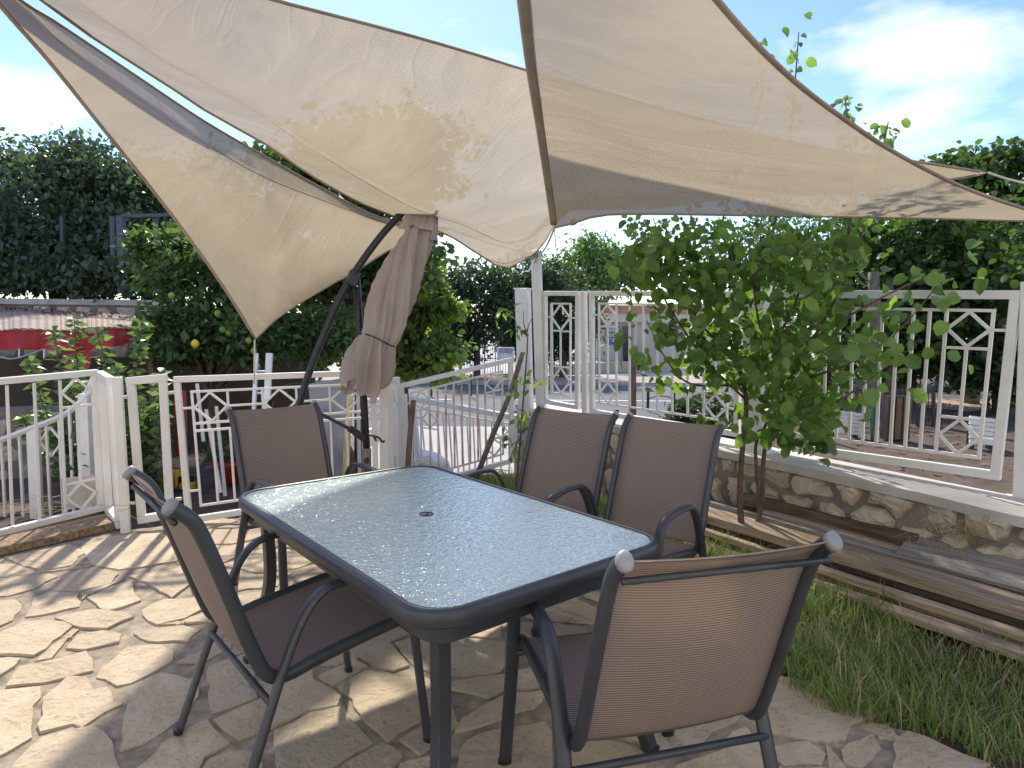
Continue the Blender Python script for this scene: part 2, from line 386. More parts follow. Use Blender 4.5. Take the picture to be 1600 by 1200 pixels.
def cells(sites, region, traced, gap, amp, nsc, nd=22, rmax=.6, ax=1.):
    S = np.array(sites); out = []
    tr = []
    for p in traced:
        p = np.array(p); c = p.mean(0); d = p-c; l = np.linalg.norm(d, axis=1, keepdims=True); tr.append(c+d*(1+gap*.55/l))
    T = np.linspace(.02, rmax, 58); A = np.arange(nd)*2*np.pi/nd
    for i, s in enumerate(S):
        a = A+rng.random()*.3
        P = s + T[None, :, None]*np.stack([np.cos(a)*ax, np.sin(a)], -1)[:, None, :]
        q = P + amp*np.stack([vnoise(np.concatenate([P*nsc, np.full(P.shape[:2]+(1,), 3.3)], -1)), vnoise(np.concatenate([P*nsc, np.full(P.shape[:2]+(1,), 9.7)], -1))], -1)
        q2 = q/np.array([ax, 1.]); near = np.where(np.linalg.norm((S-s)/np.array([ax, 1.]), axis=1) < rmax*2.2)[0]
        di = np.linalg.norm(q2-s/np.array([ax, 1.]), axis=-1); do = np.full(di.shape, 9.)
        for j in near:
            if j != i: do = np.minimum(do, np.linalg.norm(q2-S[j]/np.array([ax, 1.]), axis=-1))
        ok = (do-di > gap) & region(P)
        for p in tr:
            if np.linalg.norm(p.mean(0)-s) < 1.6: ok &= ~inpoly(P, p)
        k = np.where(ok.all(1), len(T)-1, np.argmin(ok, 1)-1); k = np.maximum(k, 0)
        r = T[k]*(1+rng.normal(0, .015, nd))
        poly = s + r[:, None]*np.stack([np.cos(a)*ax, np.sin(a)], -1); x, y = poly.T
        if abs(np.dot(x, np.roll(y, -1))-np.dot(y, np.roll(x, -1)))/2 > .008: out.append(poly)
    return out
def rough_poly(p, step=.055, j=.006):
    p = np.array(p); c = p.mean(0); d = p-c; p = c+d*(1+.006/np.linalg.norm(d, axis=1, keepdims=True)); o = []
    for i in range(len(p)):
        a, b = p[i], p[(i+1) % len(p)]; n = max(1, int(np.linalg.norm(b-a)/step))
        for k in range(n): o.append(a+(b-a)*k/n + (rng.normal(0, j, 2)))
    return np.array(o)
def stone_mesh(poly, name, mat, thick=.03, inset=.009, dome=0., tilt=.004):
    n = len(poly); c = poly.mean(0); d = poly-c; l = np.linalg.norm(d, axis=1, keepdims=True); ins = np.clip(inset*(1+rng.random((n, 1))*.8)/l, 0, .4)
    p1 = c+d*(1-ins); p2 = c+d*(1-ins)*.62; tx, ty = rng.normal(0, tilt, 2)*2
    z1 = (p1-c) @ np.array([tx, ty]) + rng.normal(0, .0012, n)-dome*.35; z2 = (p2-c) @ np.array([tx, ty]) + rng.normal(0, .0015+dome*.16, n)+dome*.1
    V = np.vstack([np.c_[poly-c, np.full(n, -thick)], np.c_[p1-c, z1], np.c_[p2-c, z2], [[0, 0, dome*.3]]]); f = []
    for i in range(n):
        j = (i+1) % n; f += [(i, j, n+j, n+i), (n+i, n+j, 2*n+j, 2*n+i), (2*n+i, 2*n+j, 3*n)]
    me = bpy_mesh.new(name); me.from_pydata([tuple(v) for v in V], [], f); me.materials.append(mat)
    return me, c
Z1 = [[(225,860),(320,770),(400,780),(430,830),(500,820),(530,880),(590,890),(395,1000),(340,990),(185,1030),(200,920)],
 [(630,810),(760,750),(935,790),(930,850),(890,940),(680,1080),(565,1110),(600,900)], [(460,770),(520,690),(610,625),(740,620),(820,650),(800,700),(740,745),(610,800),(540,812)],
 [(35,810),(100,720),(270,690),(400,650),(435,690),(440,740),(210,800)], [(300,640),(350,580),(480,555),(570,570),(575,605),(400,645)], [(615,570),(730,540),(860,530),(940,550),(880,605),(700,605)],
 [(-60,590),(100,515),(250,505),(330,540),(290,580),(170,670),(-40,672)], [(660,460),(760,410),(960,400),(985,440),(860,500),(720,530),(680,510)], [(260,490),(420,455),(600,465),(635,490),(500,545),(370,540)],
 [(120,490),(160,400),(230,375),(360,380),(375,440),(250,470)], [(410,400),(520,350),(610,320),(635,390),(660,415),(500,465),(450,430)], [(-60,420),(80,405),(105,440),(65,505),(-60,555)],
 [(240,370),(310,290),(450,260),(560,290),(520,330),(370,375)], [(-60,320),(200,285),(270,300),(170,350),(50,390),(-50,395)], [(20,215),(330,150),(395,190),(330,245),(190,275)],
 [(380,160),(540,105),(760,90),(830,180),(830,230),(560,270),(430,240)], [(600,300),(850,245),(920,320),(800,405),(740,360)], [(-90,850),(190,815),(195,870),(140,960),(145,1060),(-90,1180)],
 [(30,1190),(200,1060),(440,1000),(530,1070),(580,1230),(300,1330),(20,1300)], [(830,700),(1020,600),(1090,600),(1080,640),(960,700)], [(970,720),(1200,650),(1200,870),(1000,950),(980,850)],
 [(650,1200),(760,1090),(960,970),(1090,1080),(960,1150),(900,1250),(700,1290)], [(-60,690),(110,685),(60,730),(-40,790)]]
Z2 = [[(400,420),(560,330),(740,370),(890,380),(880,560),(740,650),(660,690),(600,640),(470,490)], [(90,640),(270,560),(430,530),(520,630),(590,700),(460,770),(330,860),(100,860)],
 [(1030,580),(1250,450),(1450,450),(1440,500),(1180,600),(1000,660)], [(1040,690),(1300,610),(1450,600),(1480,640),(1490,860),(990,860)], [(690,200),(760,180),(1000,180),(1250,200),(1230,350),(1040,370),(800,330)],
 [(300,370),(500,290),(560,320),(390,420)], [(720,800),(880,760),(890,880),(700,880)]]
Z3 = [[(110,900),(180,690),(330,720),(560,830),(780,910),(620,960),(590,1040),(380,1050),(130,1000)], [(150,1080),(400,1060),(470,1130),(460,1180),(250,1180)],
 [(550,1100),(720,1010),(770,1090),(700,1200),(610,1180)], [(840,1080),(920,1000),(1350,1170),(1300,1260),(850,1260)]]
traced = []
for zs, (ox, oy, k) in ((Z1, (0, 800, 3.)), (Z2, (400, 940, 3.2)), (Z3, (1150, 850, 3.43))):
    for p in zs: traced.append([tuple(gr(ox+x/k, oy+y/k)[:2]) for x, y in p])
sites = []
for i in range(22):
    for j in range(17):
        p = np.array([-5.0+.41*i+.2*(j % 2), .45+.345*j]) + rng.uniform(-.13, .13, 2)
        if inpoly(p, PATIO) and p[1] > .7 and not any(inpoly(p, t) for t in traced) and abs(p[0]) < 1.05*p[1]+.5: sites.append(p)
polys = [rough_poly(t) for t in traced] + cells(sites, lambda P: inpoly(P, PATIO), traced, .026, .075, 5.5, rmax=.5)
for p in polys[:300]:
    me, c = stone_mesh(p, 'flagstone', M['flag'], .03, .0045)
    obj('flagstone', me, patio, (c[0], c[1], rng.uniform(-.001, .003)))
# kerb of wood-chip mulch in front of the left gate
mb = MB(); mp_ = [gr(-70, 886), gr(0, 868), gr(90, 848), gr(183, 826), gr(172, 812), gr(90, 822), gr(0, 836), gr(-70, 848)]
mb.add([p for p in mp_] + [p+Vector((0, 0, .05)) for p in mp_], [tuple(range(8, 16))] + [(i, (i+1) % 8, (i+1) % 8+8, i+8) for i in range(8)])
mb.build('mulch_strip', M['mulch'], label='strip of brown wood chips along the foot of the left gate', cat='mulch', kind='stuff')
# ------------------------------------------------------------------ stone wall under the right fence
PA, PB = at(845, 640, 6.4), at(1590, 775, 3.5)              # fence line on the cap
CA, CB = gr(1108, 705, .5), gr(1600, 803, .5)
wd = (CB-CA).normalized(); wd.z = 0; wd.normalize(); wn_ = Vector((wd.y, -wd.x, 0));  wn_ = wn_ if wn_.y < 0 else -wn_
W0 = CA-wd*2.5; W1 = CB+wd*1.6; WL = (W1-W0).length
def wz(s): return .60-.10*min(1, max(0, s/ (WL-1.6)))
wall = empty('stone_wall', (W0.x, W0.y, 0), 0., label='low rubble stone wall with concrete cap under the right fence', cat='wall')
mb = MB(); nseg = 24; back = .34
for i in range(nseg):
    s0, s1 = WL*i/nseg, WL*(i+1)/nseg
    for s, e in ((s0, s1),):
        a, b = wd*s, wd*e; bk = -wn_*back
        v = [a, b, b+bk, a+bk]; mb.add([Vector((p.x, p.y, -.3)) for p in v] + [Vector((p.x, p.y, wz(q)-.055)) for p, q in zip(v, (s, e, e, s))], [(0, 1, 5, 4), (2, 3, 7, 6), (4, 5, 6, 7)])
mb.build('core', M['shaded_wallmortar'], wall)
mb = MB(); n2 = 60
for i in range(n2+1):
    s = WL*i/n2; a = wd*s; o = wn_*(.03+.012*vnoise(np.array([s*2.3, 1.1, 0.]))); z = wz(s); j = .006*vnoise(np.array([s*3, 5., 0.]))
    mb.v += [tuple(a+o+Vector((0, 0, z-.06+j))), tuple(a+o+Vector((0, 0, z-.006+j))), tuple(a+wn_*.01+Vector((0, 0, z+j*.5))), tuple(a-wn_*(back+.03)+Vector((0, 0, z))), tuple(a-wn_*(back+.03)+Vector((0, 0, z-.06)))]
    if i:
        b = (i-1)*5; mb.f += [(b+k, b+5+k, b+6+k, b+1+k) for k in range(4)] + [(b+4, b+9, b+5, b)]
mb.build('cap', plain('cap_concrete', (.50, .47, .42), .9, 0, 2.5, .28, .5, 60), wall)
ws = []
for i in range(27):
    for j in range(3):
        p = np.array([.1+WL/26*i+(.12 if j % 2 else 0), .06+.185*j]) + rng.uniform(-.06, .06, 2)*np.array([1, .7]); ws.append(p)
rw = Matrix((wd, Vector((0, 0, 1)), wn_)).transposed().to_euler()
for p in cells(ws, lambda P: (P[..., 1] > -.25) & (P[..., 1] < np.interp(P[..., 0], [0, WL], [.53, .43])) & (P[..., 0] > 0) & (P[..., 0] < WL), [], .012, .06, 9., nd=18, rmax=.34, ax=1.3):
    me, c = stone_mesh(p, 'stone', M['wallstone'], .05, .012, .026, .08)
    q = wd*c[0] + wn_*rng.uniform(.02, .045); obj('stone', me, wall, (q.x, q.y, c[1]), rw)
# ------------------------------------------------------------------ timber stack in front of the wall
def plank(a, b, w, h, label, mat='wood', roll=0.):
    a, b = Vector(a), Vector(b); d = b-a; Lh = d.length; mb = MB(); n = 7; ph = random.random()*9
    for i in range(n+1):
        x = Lh*(i/n-.5); bow = .004*math.sin(ph+i*.9); jw = random.uniform(-.003, .003)
        mb.v += [(x, -w/2+jw, bow-h/2), (x, w/2+jw, bow-h/2), (x, w/2+jw, bow+h/2), (x, -w/2+jw, bow+h/2)]
        if i:
            k = 4*(i-1); mb.f += [(k+q, k+4+q, k+4+(q+1) % 4, k+(q+1) % 4) for q in range(4)]
    mb.f += [(0, 1, 2, 3), (4*n+3, 4*n+2, 4*n+1, 4*n)]
    o = mb.build('plank', M[mat], bevel=.004, label=label, cat='plank', group='old timber stacked along the stone wall')
    q = d.to_track_quat('X', 'Z'); o.rotation_mode = 'QUATERNION'; o.rotation_quaternion = q @ Matrix.Rotation(roll, 3, 'X').to_quaternion(); o.location = (a+b)/2; return o
def pw(s, off, z): v = Vector((W0.x, W0.y, 0)) + wd*s + wn_*off; v.z = z; return v
for args in (
 (pw(2.2, .575, .012), pw(6.0, .53, .012), .09, .036, 'lowest weathered plank lying nearest the grass', 'woodp'),
 (pw(2.3, .475, .020), pw(6.0, .445, .020), .055, .044, 'thin dark plank lying second from the grass at the bottom of the stack', 'woodb'),
 (pw(2.3, .28, .026), pw(6.0, .26, .026), .20, .045, 'broad bottom plank under the middle of the stack', 'woodb'),
 (pw(2.3, .480, .066), pw(6.0, .450, .066), .060, .036, 'narrow pale plank resting on the front edge of the stack', 'woodp'),
 (pw(2.2, .30, .076), pw(6.0, .27, .076), .15, .040, 'dark plank hidden under the wide pale one', 'woodb'),
 (pw(2.2, .315, .130), pw(6.0, .285, .130), .20, .055, 'widest pale sunlit plank running the length of the stack', 'woodp'),
 (pw(2.35, .165, .158), pw(6.0, .15, .158), .045, .045, 'square pale batten lying behind the widest plank', 'woodg'),
 (pw(2.4, .09, .12), pw(6.0, .085, .12), .07, .06, 'dark batten against the foot of the stones', 'woodb'),
 (pw(3.05, .108, .178), pw(3.98, .10, .178), .055, .05, 'short brown plank lying on the dark batten', 'wood'),
 (pw(2.85, .055, .225), pw(3.98, .06, .235), .045, .085, 'reddish brown board leaning on edge against the stones', 'woodb')):
    plank(*args)
plank(pw(3.93, .115, .215), pw(5.2, .10, .225), .22, .028, 'wide grey weathered board sloping on top of the stack', 'woodg', R(24))
# ================================================================== table
TC, TY, TL, TW, TZ = Vector((-.312, 2.347, 0)), R(-50.37), 1.454, .891, .72
table = empty('patio_table', TC, TY, label='rectangular patio table with pebbled glass top and dark metal frame', cat='table')
def rrect(L_, W_, r, n=8):
    o = []
    for cx, cy, a0 in ((L_/2-r, W_/2-r, 0), (-L_/2+r, W_/2-r, 90), (-L_/2+r, -W_/2+r, 180), (L_/2-r, -W_/2+r, 270)):
        for k in range(n+1): a = R(a0+90*k/n); o.append((cx+r*math.cos(a), cy+r*math.sin(a)))
    return o
def ring(profile, L_, W_, r):
    """profile: list of (offset outwards, z) swept round a rounded rectangle"""
    mb = MB(); m = len(profile); n = None
    for o, z in profile:
        p = rrect(L_+2*o, W_+2*o, r+o); n = len(p); mb.v += [(x, y, z) for x, y in p]
    for i in range(m):
        for k in range(n): a, b = i*n+k, i*n+(k+1) % n; c, d = ((i+1) % m)*n+(k+1) % n, ((i+1) % m)*n+k; mb.f.append((a, b, c, d))
    return mb
pr = [(0, TZ-.004), (.004, TZ+.004), (.014, TZ+.006), (.024, TZ+.001), (.029, TZ-.010), (.029, TZ-.036), (.022, TZ-.044), (.0, TZ-.044), (-.006, TZ-.02)]
ring(pr, TL, TW, .10).build('frame', M['dark'], table, smooth=True)
# glass sheet with the parasol hole
mb = MB(); o_ = rrect(TL+.006, TW+.006, .10, 8); n = len(o_); hr = .021; hole = [(hr*math.cos(math.atan2(y*1.6, x)), hr*math.sin(math.atan2(y*1.6, x))) for x, y in o_]
for z in (TZ-.006, TZ): mb.v += [(x, y, z) for x, y in o_] + [(x, y, z) for x, y in hole]
for k in range(n):
    j = (k+1) % n; mb.f += [(2*n+k, 2*n+j, 3*n+j, 3*n+k), (j, k, n+k, n+j), (k, j, 2*n+j, 2*n+k), (n+j, n+k, 3*n+k, 3*n+j)]
mb.build('glass_top', M['glass'], table)
mb = MB(); cir = [(math.cos(2*math.pi*k/20), math.sin(2*math.pi*k/20)) for k in range(20)]
for r_, z in ((.027, TZ+.001), (.027, TZ+.003), (.021, TZ+.003), (.021, TZ-.02)): mb.v += [(x*r_, y*r_, z) for x, y in cir]
for i in range(3):
    for k in range(20): j = (k+1) % 20; mb.f.append((i*20+k, i*20+j, i*20+20+j, i*20+20+k))
mb.build('hole_ring', M['dark'], table)
ap = ring([(-.055, TZ-.045), (-.03, TZ-.045), (-.03, TZ-.105), (-.055, TZ-.105)], TL, TW, .10); ap.build('apron', M['dark'], table)
mb = MB()
for sx in (-.32, .32): mb.bar((sx, -TW/2+.05, TZ-.06), (sx, TW/2-.05, TZ-.06), .03, .025)
mb.build('cross_brace', M['dark'], table)
for sx in (-1, 1):
    for sy in (-1, 1):
        tp = Vector((sx*(TL/2-.075), sy*(TW/2-.075), TZ-.05)); md = Vector((sx*(TL/2-.085), sy*(TW/2-.085), .35)); bt = Vector((sx*(TL/2-.01), sy*(TW/2-.02), 0.))
        mb = MB(); mb.tube(crom([tp, md, bt], 6), .030, 4, ref=(sx, sy, 0)); lg = mb.build('leg', M['dark'], table, bevel=.005)
        MB().box(bt+Vector((0, 0, .008)), (.045, .045, .016)).build('foot_cap', M['black'], lg)
# ================================================================== chairs
RAIL = crom([(.275, .425), (.20, .437), (-.05, .405), (-.165, .385), (-.225, .41), (-.265, .50), (-.325, .68), (-.385, .85), (-.415, .905), (-.462, .945)], 5)
ARM = crom([(.300, .0), (.262, .33), (.243, .53), (.215, .605), (.14, .632), (.0, .635), (-.075, .615), (-.135, .54), (-.195, .40), (-.262, .22), (-.340, .0)], 5)
def sling_strip(pts, hw, sag, th=.004):
    nu = 9; mb = MB(); m = len(pts)
    for side in (0, 1):
        for i, p in enumerate(pts):
            a, b = pts[max(i-1, 0)], pts[min(i+1, m-1)]; d = (b-a).normalized(); nn = Vector((d.y, -d.x))   # (y,z) plane normal
            v = i/(m-1)
            for k in range(nu):
                u = k/(nu-1); s_ = sag*4*u*(1-u)*math.sin(math.pi*min(1, max(0, .12+.76*v))); q = p + nn*(s_ + (th if side else 0)); mb.v.append((-hw+2*hw*u, q.x, q.y))
    N = m*nu
    for i in range(m-1):
        for k in range(nu-1):
            a = i*nu+k; mb.f += [(a, a+nu, a+nu+1, a+1), (N+a, N+a+1, N+a+nu+1, N+a+nu)]
    for i in range(m-1):
        for k in (0, nu-1): a = i*nu+k; mb.f.append((a, a+nu, N+a+nu, N+a))
    for i in (0, m-1):
        for k in range(nu-1): a = i*nu+k; mb.f.append((a, a+1, N+a+1, N+a))
    mb.uv = []; acc = 0.
    for side in (0, 1):
        acc = 0.
        for i in range(m):
            acc += (pts[i]-pts[i-1]).length if i else 0.
            mb.uv += [(-hw+2*hw*k/(nu-1), acc) for k in range(nu)]
    return mb
def yz(pts): return [Vector((p[0], p[1])) for p in pts]
def make_chair():
    c = empty('garden_chair'); k = 17
    R2 = [Vector((p.x, p.y)) for p in [Vector(q[:2]) for q in [(v[0], v[1]) for v in RAIL]]]
    A2 = [Vector((v[0], v[1])) for v in ARM]
    for nm, pp, sg in (('seat', R2[:20], -.022), ('backrest', R2[20:-1], -.028)):
        sm = sling_strip(list(pp), .246, sg); so = sm.build(nm, M['sling'], c, smooth=True); uvl = so.data.uv_layers.new(name='UVMap')
        for lp in so.data.loops: uvl.data[lp.index].uv = sm.uv[lp.vertex_index]
    for s in (-1, 1):
        rl = MB().tube([(s*.252, p.x, p.y) for p in R2], .0155, 10, ry=.021, ref=(1, 0, 0)).build('side_rail', M['dark'], c, smooth=True)
        p = R2[-1]; d = (R2[-1]-R2[-2]).normalized()
        MB().tube([(s*.252, p.x-d.x*.014, p.y-d.y*.014), (s*.252, p.x+d.x*.004, p.y+d.y*.004), (s*.252, p.x+d.x*.009, p.y+d.y*.009)], [.0175, .0175, .012], 12, ry=[.023, .023, .017], ref=(1, 0, 0)).build('end_cap', M['cap'], rl, smooth=True)
        lg = MB().tube([(s*(.282+.012*(1-min(1, q.y/.4))), q.x, q.y) for q in A2], .0215, 10, ry=.0125, ref=(1, 0, 0)).build('arm_and_leg', M['dark'], c, smooth=True)
        for q in (A2[0], A2[-1]): MB().tube([(s*.294, q.x, .022), (s*.294, q.x, -.001)], .023, 10, ry=.0145, ref=(1, 0, 0)).build('foot_cap', M['black'], lg)
    mb = MB(); mb.tube([(-.252, -.449, .897), (.252, -.449, .897)], .0085, 8); mb.build('top_bar', M['dark'], c, smooth=True)
    MB().tube([(-.285, -.226, .335), (.285, -.226, .335)], .0105, 8).build('rear_bar', M['dark'], c, smooth=True)
    MB().tube([(-.28, .255, .395), (.28, .255, .395)], .011, 8).build('front_bar', M['dark'], c, smooth=True)
    return c
proto = make_chair(); GC = 'sling garden chairs round the table'
def place(o, top, fdeg, label, back=.462):
    a = R(fdeg); o.location = (top[0]+back*math.cos(a), top[1]+back*math.sin(a), 0); o.rotation_euler = (0, 0, a-math.pi/2); tag(o, label, 'chair', GC)
place(proto, (-1.047, 1.83), 40.7, 'brown sling chair at the left side of the table, seen from its side')
for top, fd, lb in (((.473, 1.335), 105.5, 'nearest brown sling chair, seen from behind with grey rail caps'),
                    ((-1.377, 3.72), -46.4, 'brown sling chair at the far end of the table by the parasol'),
                    ((.367, 3.635), -128.6, 'farther of the two brown sling chairs on the wall side of the table'),
                    ((.83, 3.29), -129.5, 'nearer of the two brown sling chairs on the wall side, before the small tree')):
    place(copy_tree(proto), top, fd, lb)
# ================================================================== sails
def uvgrid(name, G_, mat, parent, su=1., sv=1.):
    nu, nv = G_.shape[:2]; V = G_.reshape(-1, 3); T = []
    idx = np.arange(nu*nv).reshape(nu, nv); T = np.stack([idx[:-1, :-1], idx[1:, :-1], idx[1:, 1:], idx[:-1, 1:]], -1).reshape(-1, 4)
    me = npmesh(name, V, T, mat, True); uv = me.uv_layers.new(name='UVMap')
    UU, VV = np.meshgrid(np.linspace(0, su, nu), np.linspace(0, sv, nv), indexing='ij'); U = np.stack([UU, VV], -1).reshape(-1, 2)
    li = np.empty(len(me.loops), np.int32); me.loops.foreach_get('vertex_index', li); uv.data.foreach_set('uv', U[li].astype(np.float32).ravel())
    return obj(name, me, parent)
def pc(pts, n=60): return resamp(crom([at(*p) if len(p) == 3 else Vector(p[:3]) for p in pts], 8), n)
def X(x, y, z): return (x, y, z, 1)
def ptc(pts, n):
    P = [Vector(p[:3]) if len(p) == 4 else at(*p) for p in pts]; return resamp(crom(P, 8), n)
def wrinkle(Gd, amp, sc, seed): return amp*vnoise(Gd*sc+seed)
def hem(name, curve, parent, r=.012):
    MB().tube([tuple(p) for p in curve[::2]], r, 6, ry=r*.5).build(name, M['hem'], parent, smooth=True)
def rope(a, b, label, sag=.02, r=.006, mid=None):
    a, b = Vector(a), Vector(b); P = [a.lerp(b, t)-Vector((0, 0, sag*4*t*(1-t))) for t in np.linspace(0, 1, 12)]
    return MB().tube(P, r, 6).build('rope', M['rope'], label=label, cat='rope', smooth=True)
NU = 90
# --- left sail
sA = empty('shade_sail', at(398, 530, 4.6), label='left beige shade sail hanging to a point at the fence', cat='shade sail', group='beige shade sails')
top = ptc([(-75, -85, 2.4), (30, 0, 2.75), (90, 37, 2.95), (210, 117, 3.4), (320, 190, 3.9), (415, 245, 4.35), (505, 295, 4.8), (600, 342, 5.2), (700, 356, 5.75)], NU)
seam = ptc([(-75, -85, 2.4), (40, 20, 2.65), (125, 90, 2.95), (210, 150, 3.25), (300, 210, 3.65), (390, 265, 4.15), (475, 302, 4.65), (600, 345, 5.15), (700, 358, 5.7)], NU)
low = ptc([(-75, -85, 2.4), (-5, 3, 2.6), (80, 100, 2.95), (160, 200, 3.35), (250, 312, 3.85), (330, 420, 4.25), (380, 497, 4.52), (398, 531, 4.6)], NU)
right = ptc([(398, 531, 4.6), (440, 492, 4.75), (500, 455, 4.95), (560, 421, 5.2), (621, 385, 5.45), (700, 360, 5.75)], NU)
nv = 26; V_ = np.linspace(0, 1, nv); Gd = np.zeros((NU, nv, 3))
U_ = np.linspace(0, 1, NU)
# bottom boundary = low + right; sail rows run from the seam down to it
bot = resamp(np.vstack([low, right[1:]]), NU)
for i in range(NU):
    for j in range(nv):
        if j < 5: p = top[i]*(1-j/5)+seam[i]*(j/5)
        else: t = (j-5)/(nv-6); p = seam[i]*(1-t)+bot[i]*t
        Gd[i, j] = p
bulge = np.sin(np.pi*U_)[:, None]*np.sin(np.pi*np.clip((np.arange(nv)-5)/(nv-6), 0, 1))[None, :]
Gd[..., 1] += .18*bulge; Gd[..., 2] -= .05*bulge
Gd[..., 1] += wrinkle(Gd, .012, 2.2, 5.)*bulge
def put(o, G_, name, su, sv, hems, mt='sail'):
    m = G_ - np.array(o.location)
    uvgrid(name, m, M[mt], o, su, sv)
    for h in hems: hem('hem', h-np.array(o.location), o)
put(sA, Gd, 'cloth', 3., 2., [Gd[:, 0], Gd[:, -1]])
hem('seam', Gd[:, 5]-np.array(sA.location), sA, .004)
# --- big middle sail
sB = empty('shade_sail', at(842, 388, 6.35), label='large slack beige shade sail across the middle, tied to the white pole', cat='shade sail', group='beige shade sails')
outer = ptc([(-190, -190, 2.05), (-50, -85, 2.45), (65, 0, 2.85), (155, 65, 3.05), (250, 125, 3.3), (330, 178, 3.6), (415, 225, 3.9), (480, 270, 4.2), (550, 310, 4.5), (600, 331, 4.75), (650, 350, 5.0), (700, 367, 5.35), (740, 392, 5.65), (785, 418, 6.0), (815, 408, 6.25), (845, 388, 6.3), (866, 350, 6.0), (880, 329, 5.75), (1000, 318, 5.2), (1190, 302, 4.7), (1400, 286, 4.6), (1545, 270, 4.6)], NU)
seam = ptc([(-190, -190, 2.05), (-20, -95, 2.25), (120, 0, 2.5), (185, 45, 2.7), (265, 100, 2.95), (350, 147, 3.2), (425, 192, 3.45), (500, 241, 3.7), (575, 287, 4.0), (650, 327, 4.3), (725, 352, 4.85), (790, 380, 5.5), (825, 370, 5.75), (850, 345, 5.8), (875, 326, 5.65), (1000, 314, 5.1), (1190, 299, 4.65), (1400, 284, 4.58), (1545, 270, 4.6)], NU)
upper = ptc([(-190, -190, 2.05), (60, -115, 2.2), (260, -52, 2.5), (430, 0, 2.95), (530, 26, 3.2), (640, 55, 3.5), (740, 84, 3.8), (840, 115, 4.1), (1000, 160, 4.15), (1250, 225, 4.3), (1430, 252, 4.5), (1545, 270, 4.6)], NU)
nv = 44; js = 9; Gd = np.zeros((NU, nv, 3))
for j in range(nv):
    if j <= js: t = j/js; Gd[:, j] = outer*(1-t)+seam*t
    else: t = (j-js)/(nv-1-js); Gd[:, j] = seam*(1-t)+upper*t
t = np.clip((np.arange(nv)-js)/(nv-1-js), 0, 1); bulge = (np.sin(np.pi*U_)**.7)[:, None]*np.sin(np.pi*t)[None, :]
Gd[..., 2] -= .22*bulge
UU = U_[:, None]; corner = np.exp(-((UU-.62)/.10)**2)*np.clip(1-t[None, :]*.9, 0, 1)
Gd[..., 2] += corner*.03*np.sin(t[None, :]*44+UU*10)*np.sin(np.pi*t)[None, :] + .045*vnoise(Gd*np.array([.8, 2.6, 1.])+11)*bulge + .016*vnoise(Gd*np.array([2., 7., 2.])+3)*bulge
Gd[..., 2] += .018*np.sin(9*t[None, :]*6)*np.exp(-((t[None, :]-.08)/.1)**2)*np.sin(np.pi*UU)
Gd[:, :js+1, 2] += (.012*np.sin(U_*70)[:, None]*np.sin(np.pi*np.arange(js+1)/js)[None, :])
put(sB, Gd, 'cloth', 4., 2.5, [Gd[:, 0], Gd[:, -1]], 'sail_open')
hem('seam', Gd[:, js]-np.array(sB.location), sB, .003)
# right lower edge

# --- right sail
sC = empty('shade_sail', at(865, 352, 3.9), label='right taut beige shade sail with dark vertical hem, nearest of the three', cat='shade sail', group='beige shade sails')
P2 = (800, -420, 1.05)
lf = ptc([P2, (807, -95, 1.62), (818, 0, 1.95), (829, 100, 2.4), (844, 200, 2.95), (857, 290, 3.55), (866, 356, 3.9)], NU)
rt = ptc([P2, (1035, -105, 1.62), (1120, 0, 1.9), (1180, 68, 2.05), (1250, 134, 2.22), (1325, 190, 2.42), (1400, 239, 2.62), (1500, 290, 2.88), (1600, 325, 3.12), (1680, 344, 3.3)], NU)
bt = ptc([(866, 356, 3.9), (905, 347, 3.86), (960, 335, 3.8), (1200, 337, 3.6), (1450, 341, 3.4), (1600, 345, 3.33), (1680, 345, 3.3)], 50)
nv = 50; Gd = np.zeros((NU, nv, 3)); tv = np.linspace(0, 1, nv)
for i in range(NU):
    Gd[i] = lf[i]*(1-tv[:, None])+rt[i]*tv[:, None]
    Gd[i] += (U_[i]**3)*(bt-(lf[-1]*(1-tv[:, None])+rt[-1]*tv[:, None]))
bulge = np.sin(np.pi*U_)[:, None]*np.sin(np.pi*tv)[None, :]
Gd[..., 2] -= .05*bulge; Gd[..., 2] += .012*vnoise(Gd*2.+21)*bulge
put(sC, Gd, 'cloth', 2.6, 2.2, [Gd[:, 0], Gd[:, -1], Gd[-1]])
MB().tube([tuple(p-np.array(sC.location)) for p in Gd[:, 0][::2]], .020, 6, ry=.008).build('folded_edge', M['hem'], sC, smooth=True)
# ropes
rope(at(398, 531, 4.6), at(397, 600, 4.56), 'rope from the tip of the left sail down to the fence', 0.)
rope(at(866, 356, 3.9), at(840, 396, 6.38), 'rope from the right sail back to the top of the white pole', .05, .007)
rope(at(866, 345, 3.9), at(868, 386, 3.92), 'loose rope end dangling from the knot of the right sail', 0., .004)
rope(at(1545, 270, 4.6), at(1680, 292, 4.5), 'rope from the far corner of the middle sail to the right', .03, .008)
rope(at(700, 357, 5.75), at(838, 398, 6.4), 'rope from the left sail to the top of the white pole', .02)
rope(at(-75, -85, 2.4), (-3.4, .2, 3.5), 'rope from the upper corner of the left sail towards the house', .02, .007)
rope(at(-190, -190, 2.05), (-3.0, -.4, 3.5), 'rope from the upper corner of the middle sail towards the house', .02, .007)
rope(at(800, -420, 1.05), (-.05, -.9, 3.1), 'rope from the upper corner of the right sail towards the house', .02, .007)
rope(at(1680, 344, 3.3), (4.6, 4.1, 2.25), 'rope from the right tip of the right sail to the side', .02, .007)
